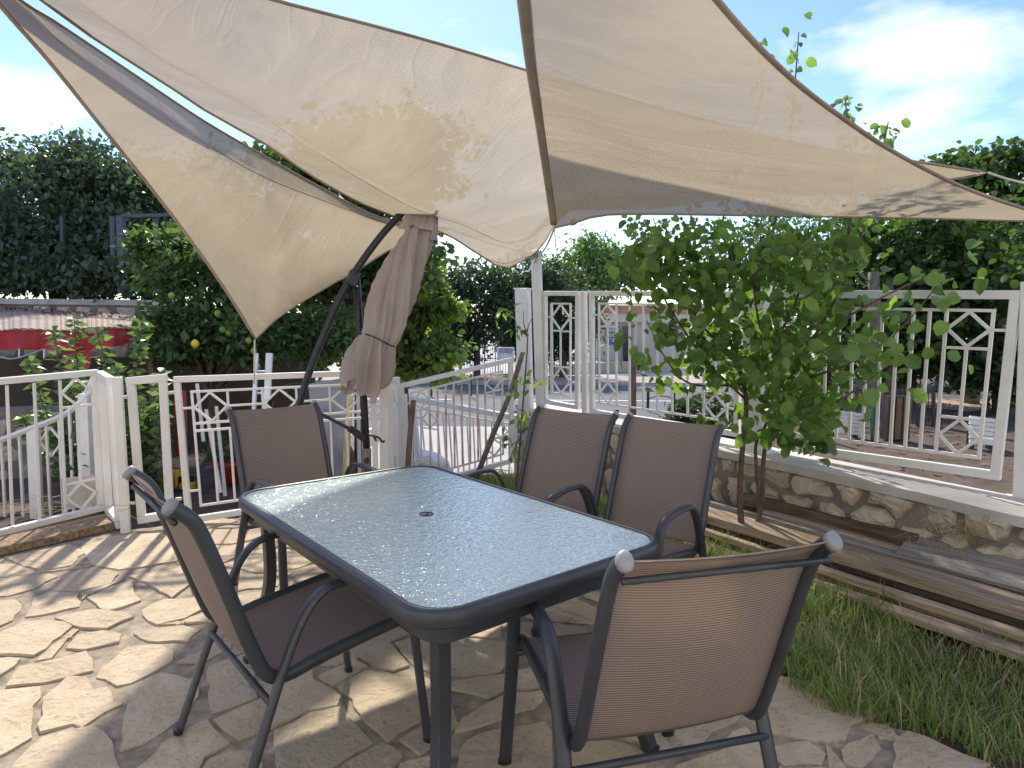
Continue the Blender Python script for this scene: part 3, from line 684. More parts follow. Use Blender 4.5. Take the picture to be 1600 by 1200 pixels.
# ================================================================== fences
def panel(name, label, bl, br, tl, tr, fw=.042, mg=.065, dl=False, dr=False, dw=.19, nb=6, top=True, bottom=True, style='R', thin=.016, rust=False, ties=True, group='white steel fence sections', closed=True):
    bl, br, tl, tr = map(Vector, (bl, br, tl, tr)); base = (bl+br)/2
    e = empty(name, base, label=label, cat='fence' if 'gate' not in name else 'gate', group=group)
    Wm = ((br-bl).length+(tr-tl).length)/2; Hm = ((tl-bl).length+(tr-br).length)/2
    nrm = (br-bl).cross(tl-bl).normalized()
    def P(x, z): s, t = x/Wm, z/Hm; return (bl*(1-s)+br*s)*(1-t)+(tl*(1-s)+tr*s)*t - base
    def bar(mb, x0, z0, x1, z1, w, d=None, ext=0.): mb.bar(P(x0, z0), P(x1, z1), d or w, w, up=nrm.cross(P(x1, z1)-P(x0, z0)), ext=ext); return mb
    wm = M['white']; bm = M['rusty'] if rust else wm
    h = fw/2; f = MB()
    bar(f, 0, h, Wm, h, fw); bar(f, 0, Hm-h, Wm, Hm-h, fw); bar(f, h, fw, h, Hm-fw, fw*.98); bar(f, Wm-h, fw, Wm-h, Hm-fw, fw*.98)
    f.build('frame', wm, e, bevel=.003)
    if style == 'empty': return e
    x0, x1, z0, z1 = fw+mg, Wm-fw-mg, fw+mg, Hm-fw-mg; t = thin
    if mg > .01:
        f = MB(); bar(f, x0, z0, x1, z0, t, ext=t/2); bar(f, x0, z1, x1, z1, t, ext=t/2); bar(f, x0, z0, x0, z1, t*.97, ext=-t/2); bar(f, x1, z0, x1, z1, t*.97, ext=-t/2); f.build('inner_frame', wm, e)
        if ties:
            for zz in (z0+dw*.5, z1-dw*.5):
                for a, b in ((fw, x0-t/2), (x1+t/2, Wm-fw)): bar(MB(), a, zz, b, zz, t*.9).build('tie', wm, e)
    def diamond(cx, cz, rx, rz):
        q = [(cx-rx, cz), (cx, cz+rz), (cx+rx, cz), (cx, cz-rz)]; mb = MB()
        for k in range(4): a, b = q[k], q[(k+1) % 4]; bar(mb, a[0], a[1], b[0], b[1], t*.95, t*.9, ext=-.002)
        mb.build('diamond', wm, e)
    if style == 'Q':                                            # diamond band along the top, double rail, bars below
        zb = z1-dw; zc = zb-.05; n = 5; cw = (x1-x0)/n
        for k in range(1, n): bar(MB(), x0+cw*k, zb+t/2, x0+cw*k, z1-t/2, t*.96).build('bar', wm, e)
        for zz in (zb, zc): bar(MB(), x0+t/2, zz, x1-t/2, zz, t).build('rail', wm, e)
        for k in range(n):
            if k % 2 == 0: diamond(x0+cw*(k+.5), (zb+z1)/2, cw/2-t*.6, dw/2-t*.6)
            else: bar(MB(), x0+cw*k+t/2, (zb+z1)/2, x0+cw*(k+1)-t/2, (zb+z1)/2, t*.9).build('rail', wm, e)
        for k in range(1, nb): xx = x0+(x1-x0)*k/nb; bar(MB(), xx, z0+t/2, xx, zc-t/2, t*.95).build('bar', bm, e)
        return e
    xa, xb = x0, x1
    for on, a in ((dl, x0), (dr, x1-dw)):
        if not on: continue
        zt, zl = z1-dw, z0+dw
        if top: diamond(a+dw/2, z1-dw/2, dw/2-t*.5, dw/2-t*.5); bar(MB(), a+t/2, zt, a+dw-t/2, zt, t*.9).build('rail', wm, e)
        if bottom: diamond(a+dw/2, z0+dw/2, dw/2-t*.5, dw/2-t*.5); bar(MB(), a+t/2, zl, a+dw-t/2, zl, t*.9).build('rail', wm, e)
        bar(MB(), a+dw/2, (zl if bottom else z0)+t/2, a+dw/2, (zt if top else z1)-t/2, t*.92).build('bar', wm, e)
        if a == x0: xa = x0+dw
        else: xb = x1-dw
    xs = [xa+(xb-xa)*k/(nb+1) for k in range(1, nb+1)]
    if dl: xs = [xa]+xs
    if dr: xs = xs+[xb]
    for xx in xs: bar(MB(), xx, z0+t/2, xx, z1-t/2, t*.95).build('bar', bm, e)
    return e
def post(name, base, top, w, label, plate=0., cap=False, cat='fence post', d=None, mat='white', ang=0.):
    base, top = Vector(base), Vector(top); e = empty(name, base, label=label, cat=cat); dirn = Vector((math.cos(ang), math.sin(ang), 0))
    MB().bar((0, 0, 0), top-base, w, d or w, up=dirn).build('shaft', M[mat], e, bevel=.004)
    if cap: MB().box(top-base+Vector((0, 0, .004)), (w+.008, (d or w)+.008, .010), Matrix.Rotation(ang, 3, 'Z')).build('cap', M[mat], e, bevel=.002)
    if plate: MB().box((0, 0, .006), (plate, plate, .012), Matrix.Rotation(ang, 3, 'Z')).build('base_plate', M[mat], e, bevel=.002)
    return e
FA, FB = PA, PB
def fr(x, y): return onpl(x, y, FA, FB)
fang = math.atan2(FB.y-FA.y, FB.x-FA.x)
panel('steel_fence', 'narrow white fence panel with diamonds beside the white pole', fr(850, 630), fr(905, 640), fr(849, 455), fr(906, 455), dl=False, dr=True, dw=.26, nb=1, mg=.075)
panel('steel_fence', 'white fence panel with diamonds behind the small tree, street beyond', fr(923, 646), fr(1156, 683), fr(922, 455), fr(1157, 455), dl=True, dr=True, dw=.20, nb=5)
panel('steel_fence', 'wide white fence panel at far right above the stone wall', fr(1214, 700), fr(1563, 750), fr(1214, 454), fr(1597, 454), dl=True, dr=True, dw=.22, nb=7, fw=.048, thin=.018)
post('fence_post', fr(915, 652), fr(912, 455), .05, 'slim white post between the narrow and the wide panel', ang=fang)
post('fence_post', fr(1183, 704), fr(1183, 450), .15, 'stout white post on a base plate behind the tree trunks', plate=.27, cap=True, ang=fang)
post('fence_post', onpl(1593, 782, FA, FB), onpl(1606, 440, FA, FB), .055, 'white post on a base plate at the right edge', plate=.15, ang=fang)
panel('steel_fence', 'end of a white fence panel leaving the right edge', fr(1609, 757), fr(1800, 790), fr(1624, 454), fr(1830, 454), dl=True, nb=4, fw=.048)
post('fence_pillar', at(822, 652, 6.5), at(817, 452, 6.5), .15, 'thick white steel pillar left of the tall white pole', cap=True, d=.12, ang=R(-20))
pole = post('sail_pole', at(846, 642, 6.38), at(838, 404, 6.38), .085, 'tall rust-stained white pole that holds the sails', cat='pole', ang=R(-20))
pl = pole.location; MB().tube([at(838, 412, 6.38)-pl, at(838, 398, 6.38)-pl], [.05, .052], 10).build('tape_wrap', M['rope'], pole)
for k in range(5):
    a = k*1.3; cc = at(836+3*math.cos(a), 398+2*math.sin(k), 6.34)-pl; MB().tube([cc+Vector((.03*math.cos(q), .02*math.sin(q+a), .035*math.sin(q))) for q in np.linspace(0, 6.28, 14)], .006, 5).build('wire_loop', M['galv'], pole)
MB().tube([at(836, 402, 6.33)-pl, at(826, 424, 6.3)-pl, at(818, 424, 6.3)-pl, at(816, 408, 6.28)-pl], .008, 5).build('wire_loop', M['galv'], pole)
# left fence
panel('steel_gate', 'left white gate leaf with rusty bottom rail and a board in its lower diamond', at(-140, 872, 3.72), at(163, 797, 4.6), at(-150, 604, 3.72), at(152, 577, 4.6), dr=True, dw=.20, nb=4, mg=.001, ties=False)
panel('steel_fence', 'white fence section continuing left of the gate beyond the edge', at(-146, 874, 3.70)+Vector((-1.35, -.85, 0)), at(-150, 874, 3.70), at(-156, 604, 3.70)+Vector((-1.35, -.85, 0)), at(-160, 604, 3.70), dl=True, dr=True, nb=6)
bd = empty('board', at(130, 770, 4.64), label='beige square board fixed behind the lower diamond of the left gate', cat='board')
q_ = [at(98, 798, 4.63), at(152, 788, 4.66), at(147, 742, 4.66), at(95, 748, 4.63)]
MB().add([p-bd.location for p in q_]+[p-bd.location+Vector((0, .012, 0)) for p in q_], [(0, 1, 2, 3), (7, 6, 5, 4), (0, 4, 5, 1), (1, 5, 6, 2), (2, 6, 7, 3), (3, 7, 4, 0)]).build('sheet', plain('beige_board', (.50, .44, .37), .8), bd)
panel('steel_fence', 'slim white return panel turning the corner beside the left gate', at(169, 799, 4.62), at(189, 826, 4.34), at(155, 579, 4.62), at(172, 589, 4.34), style='empty', fw=.05)
post('fence_post', gr(197, 832), at(183, 589, 4.3), .055, 'white corner post standing on the paving beside the left gate', ang=R(20))
panel('steel_fence', 'narrow empty white frame beside the corner post', at(216, 818, 4.38), at(272, 808, 4.46), at(197, 590, 4.38), at(261, 584, 4.46), style='empty', fw=.052)
for a, b, lb in ((at(191, 621, 4.33), at(199, 620, 4.38), 'upper'), (at(203, 786, 4.33), at(211, 786, 4.38), 'lower'), (at(264, 614, 4.46), at(272, 613, 4.49), 'upper inner'), (at(275, 780, 4.46), at(283, 779, 4.49), 'lower inner')):
    MB().bar(a, b, .02).build('fence_tie', M['white'], label='%s short white tie bar joining the narrow frame to its neighbour' % lb, cat='tie bar')
panel('steel_fence', 'white fence panel with a band of diamonds behind the far chair', at(291, 818, 4.5), at(592, 770, 4.82), at(271, 588, 4.5), at(588, 578, 4.82), style='Q', dw=.215, nb=10)
panel('steel_fence', 'white fence panel seen nearly edge on behind the parasol mast', at(598, 772, 4.86), at(622, 768, 5.72), at(597, 590, 4.86), at(618, 590, 5.72), dl=True, dr=True, nb=3)
post('fence_post', at(604, 775, 4.84), at(604, 588, 4.84), .07, 'white post nearest the parasol mast', ang=R(70))
post('fence_post', at(622, 770, 5.76), at(619, 589, 5.76), .05, 'white post where the sloping panel begins', ang=R(70))
panel('steel_fence', 'sloping white fence panel with rusty bars before the street', at(627, 772, 5.8), at(803, 722, 6.1), at(624, 600, 5.8), at(801, 558, 6.1), dl=True, dr=True, dw=.17, nb=6, rust=True)
# railing of the lower steps, seen through the sloping panel
panel('stair_railing', 'lower white railing descending behind the sloping panel', at(655, 770, 7.6), at(812, 775, 7.2), at(640, 618, 7.6), at(812, 650, 7.2), dl=True, dr=True, dw=.2, nb=8, group='railings of the outside steps', fw=.06)
panel('stair_railing', 'short white railing behind the parasol mast and the brown stake', at(560, 775, 7.4), at(640, 772, 7.6), at(556, 612, 7.4), at(636, 616, 7.6), dl=True, dr=True, dw=.2, nb=2, group='railings of the outside steps')
# curved railing of the left steps
sr_ = empty('stair_railing', at(60, 850, 5.2), label='curved white stair railing behind the left gate', cat='railing', group='railings of the outside steps'); o = sr_.location
hp = crom([at(-60, 710, 5.0), at(0, 688, 5.05), at(52, 668, 5.1), at(100, 648, 5.15), at(130, 622, 5.2), at(146, 590, 5.25)], 5)
MB().tube([p-o for p in hp], .022, 4).build('handrail', M['white'], sr_)
for x, y0, y1, w in ((52, 668, 850, .07), (133, 615, 800, .075)):
    MB().bar(at(x, y0, 5.12)-o, at(x+8, y1, 5.12)-o, w).build('newel', M['white'], sr_, bevel=.004)
for x, y0 in ((-30, 700), (2, 688), (30, 678), (72, 661), (92, 652), (108, 640), (120, 630)):
    MB().bar(at(x, y0, 5.14)-o, at(x+9, 850-x*.2, 5.14)-o, .018).build('baluster', M['white'], sr_)
for x, y in ((80, 690), (140, 660)):
    mb = MB(); cc = at(x, y, 5.15)-o; r_ = .09
    qq = [cc+Vector((r_, 0, 0)), cc+Vector((0, 0, r_*1.3)), cc-Vector((r_, 0, 0)), cc-Vector((0, 0, r_*1.3))]
    for k in range(4): mb.bar(qq[k], qq[(k+1) % 4], .016)
    mb.build('diamond', M['white'], sr_)
# ================================================================== parasol
YP = 4.62
mb0 = at(574, 790, YP); foot = Vector((mb0.x, mb0.y, 0))
par = empty('cantilever_parasol', foot, label='closed taupe cantilever parasol on a black mast', cat='parasol'); o = par.location
MB().bar(Vector((-.45, 0, .03)), Vector((.45, 0, .03)), .07, .05).bar(Vector((0, -.40, .031)), Vector((0, .06, .031)), .069, .048).build('cross_base', M['black'], par, bevel=.004)
MB().tube([at(573, 700, YP)-o, Vector((0, 0, .02))], .032, 14).build('sleeve', plain('grey_sleeve', (.17, .16, .155), .6), par, smooth=False)
for y in (718, 735): MB().tube([at(575, y, YP)-o+Vector((0, -.03, 0)), at(575, y, YP)-o+Vector((0, -.046, 0))], .020, 12).build('sleeve_bolt', M['black'], par)
MB().tube([at(573, 704, YP)-o, at(567, 600, YP)-o, at(561, 500, YP)-o, at(557, 432, YP)-o], .0255, 14).build('mast', M['black'], par, smooth=True)
ap_ = crom([at(467, 634, YP-.12), at(482, 585, YP-.1), at(505, 525, YP-.08), at(533, 462, YP-.06), at(562, 414, YP-.04), at(595, 369, YP-.02), at(625, 336, YP), at(648, 315, YP+.02), at(664, 305, YP+.03)], 5)
MB().tube([p-o for p in ap_], .025, 12).build('curved_arm', M['black'], par, smooth=True)
MB().bar(at(547, 446, YP-.05)-o, at(556, 424, YP-.03)-o, .065, .075).build('pivot_bracket', M['black'], par, bevel=.006)
for x, y in ((558, 436), (558, 447)): MB().tube([at(x, y, YP-.03)-o, at(x, y, YP-.045)-o], .007, 8).build('bolt', M['galv'], par)
MB().tube([at(469, 630, YP-.12)-o, at(545, 669, YP-.05)-o, at(566, 684, YP-.01)-o], [.012, .013, .013], 8).build('lower_strut', M['black'], par)
MB().bar(at(545, 668, YP-.05)-o, at(570, 686, YP-.01)-o, .045, .05).build('strut_joint', M['black'], par, bevel=.008)
MB().tube([p-o for p in crom([at(574, 678, YP-.03), at(583, 681, YP-.06), at(592, 684, YP-.07), at(597, 690, YP-.08), at(601, 689, YP-.08)], 4)], .0085, 8).build('crank_handle', M['black'], par, smooth=True)
MB().bar(at(585, 683, YP-.065)-o, at(588, 689, YP-.065)-o, .014).build('crank_lug', M['black'], par)
# closed canopy: pleated cloth round a leaning axis
ax0, ax1 = at(668, 322, YP-.02), at(572, 612, YP-.06)
axd = (ax1-ax0); axl = axd.length; axd.normalize(); e1 = axd.cross(Vector((0, 1, 0))).normalized(); e2 = axd.cross(e1).normalized()
def canopy_part(name, prof, npl, nth, z0, z1, n, ph, amp, twist, ragged=0.):
    Gv = np.zeros((n, nth+1, 3))
    for i in range(n):
        t = i/(n-1); zz = z0+(z1-z0)*t; r = np.interp(zz, [p[0] for p in prof], [p[1] for p in prof]); off = np.interp(zz, [p[0] for p in prof], [p[2] for p in prof])
        am = np.interp(zz, [p[0] for p in prof], [p[3] for p in prof])
        for k in range(nth+1):
            a = 2*math.pi*k/nth; b = a+twist*zz
            fold = am*(.75*(1-2*abs(math.sin((round(npl)*a+twist*zz*npl+ph)/2))**.7)+.3*(1-2*abs(math.sin(((npl*2+1)*b+1.3*ph+3*zz)/2)))+.35*math.sin(3*b+ph*2))
            rr = r*(1+amp*fold); zo = zz + ragged*t**5*(.5*math.sin(2*a+ph)+.3*math.sin(5*a+1))
            p = ax0 + axd*(zo*axl) + e1*(rr*math.cos(a)+off) + e2*(rr*math.sin(a)*.9); Gv[i, k] = np.array(p-o)
    idx = np.arange(n*(nth+1)).reshape(n, nth+1); T = np.stack([idx[:-1, :-1], idx[:-1, 1:], idx[1:, 1:], idx[1:, :-1]], -1).reshape(-1, 4)
    ob = obj(name, npmesh(name, Gv.reshape(-1, 3), T, M['canopy'], True), par); return ob
prof = [(0, .05, 0, .7), (.10, .08, 0, .9), (.25, .112, -.01, .9), (.45, .138, -.015, .8), (.60, .142, -.02, .7), (.70, .125, -.03, .6), (.725, .118, -.035, .7), (.76, .128, -.04, .9), (.84, .152, -.045, 1.), (.93, .155, -.045, 1.), (1.0, .135, -.045, 1.)]
canopy_part('canopy', prof, 6, 180, .0, 1.0, 90, .6, .40, 2.6, .08)
canopy_part('vent_flap', [(-.02, .045, 0, .5), (.03, .085, 0, .9), (.135, .125, -.005, 1.)], 6, 72, -.02, .135, 16, 2.1, .26, 0., .03)
tp = ax0+axd*(axl*.722)-o-e1*.035
MB().tube([tp + e1*(.132*math.cos(a)) + e2*(.124*math.sin(a)) + axd*(.012*math.sin(a*2+1)) for a in np.linspace(0, 2*math.pi, 30)], .005, 6).build('tie_strap', M['black'], par)
MB().tube([ax0-o-axd*.12, ax1-o-axd*.25], .016, 8).build('canopy_pole', M['black'], par)
# ================================================================== plants
LEAF_O = (np.array([(0, 0, 0), (-.27, .42, .07), (0, .5, 0), (.27, .42, .07), (0, 1, -.10)], float), np.array([(0, 2, 1), (0, 3, 2), (1, 2, 4), (2, 3, 4)]))
LEAF_R = (np.array([(0, 0, 0), (-.42, .25, .08), (-.40, .65, .06), (0, 1, -.06), (.40, .65, .06), (.42, .25, .08), (0, .45, -.02)], float), np.array([(0, 6, 1), (1, 6, 2), (2, 6, 3), (3, 6, 4), (4, 6, 5), (5, 6, 0)]))
LEAF_N = (np.array([(0, 0, 0), (-.16, .45, .04), (.16, .45, .04), (0, 1, -.12)], float), np.array([(0, 2, 1), (1, 2, 3)]))
LEAF_Q = (np.array([(-.5, 0, 0), (.5, 0, .1), (.45, .9, -.05), (-.4, 1, .08)], float), np.array([(0, 1, 2), (0, 2, 3)]))
def unit(v): return v/np.maximum(np.linalg.norm(v, axis=-1, keepdims=True), 1e-9)
def leafV(P, size, shape, D=None, droop=.25, flat=.6):
    n = len(P); 
    if D is None: D = unit(rng.normal(size=(n, 3))+np.array([0, 0, -droop]))
    N = unit(rng.normal(size=(n, 3))*(1-flat)+np.array([0, 0, 1])*flat)
    S = unit(np.cross(D, N)); N = np.cross(S, D)
    v = shape[0]; V = P[:, None]+size[:, None, None]*(v[None, :, 0:1]*S[:, None]+v[None, :, 1:2]*D[:, None]+v[None, :, 2:3]*N[:, None])
    T = (shape[1][None]+(np.arange(n)*len(v))[:, None, None]).reshape(-1, 3); return V.reshape(-1, 3), T
def cloud(c, rad, n, nclump, cr, seedpow=.6, hollow=.25):
    """points in clumps spread through an ellipsoid"""
    c, rad = np.array(c), np.array(rad); d = unit(rng.normal(size=(nclump, 3))); r = (hollow+(1-hollow)*rng.random((nclump, 1))**seedpow)
    C = d*r*(1+.22*vnoise(d*2.1+c[:3].sum())[:, None]); k = rng.integers(0, nclump, n); w = rng.gamma(1.2, 1, nclump); k = rng.choice(nclump, n, p=w/w.sum())
    P = C[k]*rad+rng.normal(size=(n, 3))*np.array([cr, cr, cr*.62]); return c+P
def limbs(mb, base, targets, r0, up=.35):
    base = Vector(base)
    for t in targets:
        t = Vector(t); m = base.lerp(t, .5)+Vector((random.uniform(-.1, .1), random.uniform(-.1, .1), (t-base).length*.10)); q = crom([base, m, t], 5)
        mb.tube(q, [r0*(1-.75*i/(len(q)-1)) for i in range(len(q))], 6)
def tree(name, label, base, crowns, leaf, size, shape=LEAF_O, bark='bark', r0=.1, cat='tree', group=None, hollow=.25, droop=.25, topz=None, extra=None):
    """crowns: (centre, radii, n leaves, n clumps, clump radius)"""
    base = Vector(base); e = empty(name, base, label=label, cat=cat, group=group); V, T, k = [], [], 0; mb = MB()
    cs = [Vector(c[0]) for c in crowns]; fork = base.lerp(cs[0], .45); fork.x = base.x+(cs[0].x-base.x)*.25; fork.y = base.y+(cs[0].y-base.y)*.25
    if topz: fork.z = topz
    q = crom([Vector((0, 0, 0)), (fork-base)*.5+Vector((.05*r0, .03, 0)), fork-base], 5); mb.tube(q, [r0*(1.15-.35*i/(len(q)-1)) for i in range(len(q))], 9)
    for c, rad, n, nc, cr in crowns:
        c = Vector(c)-base; limbs(mb, fork-base, [c+Vector((random.uniform(-.6, .6)*rad[0], random.uniform(-.6, .6)*rad[1], random.uniform(-.3, .7)*rad[2])) for _ in range(5)], r0*.55)
        P = cloud(tuple(c), rad, n, nc, cr, hollow=hollow); v, t = leafV(P, size*rng.uniform(.6, 1.25, n), shape, droop=droop); V.append(v); T.append(t+k); k += len(v)
    mb.build('trunk', M[bark], e, smooth=True)
    obj('crown', npmesh('crown', np.vstack(V), np.vstack(T), M[leaf]), e); return e
# ---- small round-leaved tree
bs = gr(1160, 853); apr = empty('apricot_tree', bs, label='small round-leaved fruit tree with three thin trunks by the stone wall', cat='tree'); o = bs
YT = bs.y
def yt(x, y=400): u = min(1, max(0, (x-1190)/130)); return YT-(.55+.2*min(1, max(0, (y-480)/120)))*u*u*(3-2*u)
stems = [[(1162, 853, YT), (1156, 780, YT), (1160, 700, YT+.02), (1166, 625, YT+.05), (1150, 560, YT+.1), (1120, 480, YT+.15), (1085, 400, YT+.2), (1068, 345, YT+.2)],
         [(1170, 850, YT+.02), (1186, 800, YT+.02), (1182, 735, YT+.02), (1182, 690, YT+.03), (1200, 650, YT+.05), (1195, 560, YT), (1180, 470, YT-.1), (1170, 380, YT-.1)],
         [(1172, 848, YT+.03), (1190, 790, YT+.04), (1192, 730, YT+.05), (1200, 680, YT+.04), (1230, 600, YT-.15), (1270, 530, YT-.35), (1320, 440, YT-.45), (1345, 370, YT-.4)]]
rad0 = [.023, .015, .019]
twigs = []
for st, r_ in zip(stems, rad0):
    q = crom([at(*p)-o for p in st], 6); MB().tube(q, [r_*(1-.72*i/(len(q)-1)) for i in range(len(q))], 8).build('trunk', M['bark'], apr, smooth=True); twigs.append(q)
br_px = [[(1166, 625), (1100, 560), (1040, 470), (1000, 390), (985, 345)], [(1150, 560), (1090, 500), (1050, 420), (1020, 340)], [(1195, 560), (1240, 480), (1260, 400), (1265, 335)], [(1230, 600), (1320, 570), (1400, 520), (1470, 440)],
         [(1200, 650), (1280, 640), (1350, 600), (1400, 560)], [(1270, 530), (1350, 480), (1430, 440), (1480, 425)], [(1160, 600), (1080, 600), (1040, 560), (1010, 500)], [(1180, 470), (1200, 400), (1230, 250), (1243, 120), (1248, 50)],
         [(1320, 440), (1330, 300), (1328, 220), (1320, 155)], [(1345, 370), (1370, 270), (1382, 220), (1388, 190)], [(1120, 480), (1140, 400), (1130, 340), (1190, 150), (1180, 70)], [(1200, 680), (1250, 690), (1290, 700)], [(1085, 400), (1040, 380), (1000, 370)]]
mb = MB()
for b in br_px:
    yo = random.uniform(-.18, .25); q = crom([at(x, y, yt(x, y)+.05+yo*i/(len(b)-1)) - o for i, (x, y) in enumerate(b)], 5); mb.tube(q, [.009*(1-.7*i/(len(q)-1)) for i in range(len(q))], 6); twigs.append(q)
mb.build('branches', M['bark'], apr, smooth=True)
P = []
for ti, q in enumerate(twigs):
    lo_ = .5 if ti < 3 else .05
    dens = 110 if ti < 3 else (32 if ti in (6, 8) else 64)
    for _ in range(dens):
        t = random.uniform(lo_, 1)*(len(q)-1.001); i = int(t); p = q[i].lerp(q[i+1], t-i)
        spread = .15 if ti < 10 else .05
        if ti in (6, 8): spread = .09
        if ti >= 10 and p.z+o.z > 2.0: spread = .035
        P.append(np.array(p)+rng.normal(0, spread, 3)*np.array([1, 1, .8]))
for cx, cy, sx, sy, n in ((1080, 430, 62, 55, 170), (1190, 430, 75, 60, 180), (1130, 530, 70, 45, 180), (1240, 560, 70, 60, 190), (1285, 440, 45, 60, 85), (1265, 640, 45, 32, 110), (1340, 550, 35, 28, 22), (1015, 385, 25, 30, 75), (985, 385, 10, 40, 36), (1100, 360, 60, 15, 70), (1260, 370, 70, 20, 90)):
    for _ in range(n): P.append(np.array(at(cx+rng.normal(0, sx*.6), cy+rng.normal(0, sy*.6), yt(cx, cy)+rng.normal(.0, .2))-o))
P = np.array(P)
px = np.array([(p[0]+o.x)/(p[1]+o.y) for p in P]); pz = P[:, 2]+o.z
keep = (P[:, 2] > .62+.1*rng.random(len(P))) ; P = P[keep]
def round_leaf(k, fold=.6, curl=1.):
    n = 14; v = [(0, .45, -.035)]
    for i in range(n):
        a = math.pi*2*i/n+math.pi/n*0; r = .5*(1+.06*math.cos(2*a)) ; x, y = r*math.sin(a), .47-r*math.cos(a)
        if i == 0: y += .10
        if i == n//2: y += .12
        v.append((x*(1.06-.25*fold*abs(x)*2), y*(1-.05*k), .42*abs(x)*fold-.45*curl*(y-.35)**2+.05*math.sin(5*y+3*x+k*2)))
    me = bpy_mesh.new('leaf'); me.from_pydata(v+[(0.012, -.0, 0.), (-.012, 0, 0), (0, -.45, .05)], [], [(0, i+1, (i+1) % n+1) for i in range(n)]+[(n+1, n+2, n+3)])
    me.polygons.foreach_set('use_smooth', [True]*len(me.polygons)); me.materials.append(M['leaf_round']); return me
LM = [round_leaf(0, .5, .6), round_leaf(1, .9, 1.2), round_leaf(2, 1.4, .5), round_leaf(1, .3, 1.6), round_leaf(2, 1.0, -.6)]
order = np.argsort(P[:, 1]); sel = set(order[:300].tolist())
D = unit(rng.normal(size=(len(P), 3))*np.array([1, 1, .5])+np.array([0, -.15, -.75])); sz = rng.uniform(.045, .098, len(P))
high = P[:, 2]+o.z > 1.95; sz[high] *= .62
for i in sorted(sel):
    d = Vector(D[i]); nn = Vector(unit(rng.normal(size=3)*.5+np.array([0, -.45, .6]))); s_ = d.cross(nn).normalized(); n2_ = s_.cross(d); m = Matrix((s_, d, n2_)).transposed()
    obj('leaf', LM[i % 5], apr, tuple(P[i]), m.to_euler(), float(sz[i]))
rest = np.array([i for i in range(len(P)) if i not in sel]); v0 = np.array([tuple(v.co) for v in LM[1].vertices]); f0 = np.array([tuple(p.vertices) for p in LM[1].polygons])
V, T, kk = [], [], 0
for j in range(5):
    rj = rest[j::5]; v0 = np.array([tuple(v.co) for v in LM[j].vertices]); f0 = np.array([tuple(p.vertices) for p in LM[j].polygons]); v, t = leafV(P[rj], sz[rj], (v0, f0), D[rj], flat=.4); V.append(v); T.append(t+kk); kk += len(v)
V, T = np.vstack(V), np.vstack(T)
obj('foliage', npmesh('foliage', V, T, M['leaf_round'], True), apr, kind='stuff')
for (x, y) in ((1202, 543), (1318, 420)):
    obj('yellow_leaf', bpy.data.meshes.get('yl') or (lambda me: (me.materials.clear(), me.materials.append(M['leaf_yellow']), setattr(me, 'name', 'yl'), me)[3])(LM[0].copy()), apr, at(x, y, YT-.42)-o, (R(70), R(20), R(random.uniform(-40, 40))), .045)
# ---- sapling and stakes by the corner
sb = gr(806, 770); sap = empty('sapling', sb, label='thin young sapling with drooping leaves before the white pillar', cat='sapling'); YS = 5.35
q = crom([Vector((0, 0, 0)), at(812, 700, YS)-sb, at(818, 620, YS)-sb, at(824, 540, YS)-sb, at(822, 515, YS)-sb], 6); mb = MB(); mb.tube(q, [.011-.007*i/(len(q)-1) for i in range(len(q))], 6)
for a, b in (((823, 525), (803, 498)), ((822, 518), (818, 486)), ((823, 520), (832, 495))): mb.tube([at(*a, YS)-sb, at((a[0]+b[0])/2-2, (a[1]+b[1])/2+2, YS)-sb, at(*b, YS)-sb], [.005, .004, .002], 5)
mb.build('stem', M['bark'], sap, smooth=True)
P = []; 
for x, y, n, s_ in ((790, 488, 16, 10), (805, 515, 8, 6), (812, 592, 9, 9), (826, 598, 7, 10), (806, 610, 5, 6), (808, 655, 9, 10), (828, 650, 7, 10), (800, 690, 10, 12), (826, 690, 14, 14), (812, 705, 12, 12)):
    for _ in range(n): P.append(np.array(at(x+rng.normal(0, s_), y+rng.normal(0, s_*.6), YS+rng.normal(0, .05))-sb))
P = np.array(P); V, T = leafV(P, rng.uniform(.06, .10, len(P)), LEAF_O, droop=.9); obj('leaves', npmesh('leaves', V, T, M['leaf_light']), sap)
def stick(name, pts, r, mat, label, cat='stake'):
    b = Vector(pts[0]); n = len(pts); return MB().tube([Vector(p) for p in crom(pts, 4)], [r[0]+(r[1]-r[0])*i/((n-1)*4) for i in range((n-1)*4+1)], 7).build(name, M[mat], label=label, cat=cat, smooth=True)
stick('leaning_pole', [gr(742, 752), at(770, 680, 5.62), at(795, 620, 5.5), at(817, 550, 5.4)], (.026, .021), 'stick', 'grey weathered pole leaning against the white pillar', 'pole')
stick('wooden_stake', [at(634, 790, 5.35), at(639, 700, 5.35), at(646, 625, 5.35)], (.025, .023), 'boardb', 'brown wooden stake standing before the sloping panel')
# ---- grass
edge = [(-.45, 5.75), (-.12, 5.2), (.22, 4.6), (.58, 3.9), (.90, 3.2), (1.10, 2.56), (1.2, 2.3), (1.416, 2.187), (1.585, 1.988), (2.0, 1.5), (2.6, .1)]
GP = edge + [(3.2, .1), (3.2, 2.0), (2.62, 2.75), (2.0, 3.45), (1.45, 4.2), (1.0, 4.8), (.6, 5.4), (.1, 6.0), (-.3, 6.05)]
n = 190000; C = np.c_[rng.uniform(-.5, 3.2, n), rng.uniform(.9, 6.1, n)]; C = C[inpoly(C+.055*np.c_[vnoise(np.c_[C*9, np.full(len(C), 2.)]), vnoise(np.c_[C*9, np.full(len(C), 8.)])]+rng.normal(0, .014, C.shape), GP)]
ed = np.min([np.linalg.norm(C-(np.array(a)*(1-t)+np.array(b)*t), axis=1) for a, b in zip(edge[:-1], edge[1:]) for t in np.linspace(0, 1, 7)], axis=0)
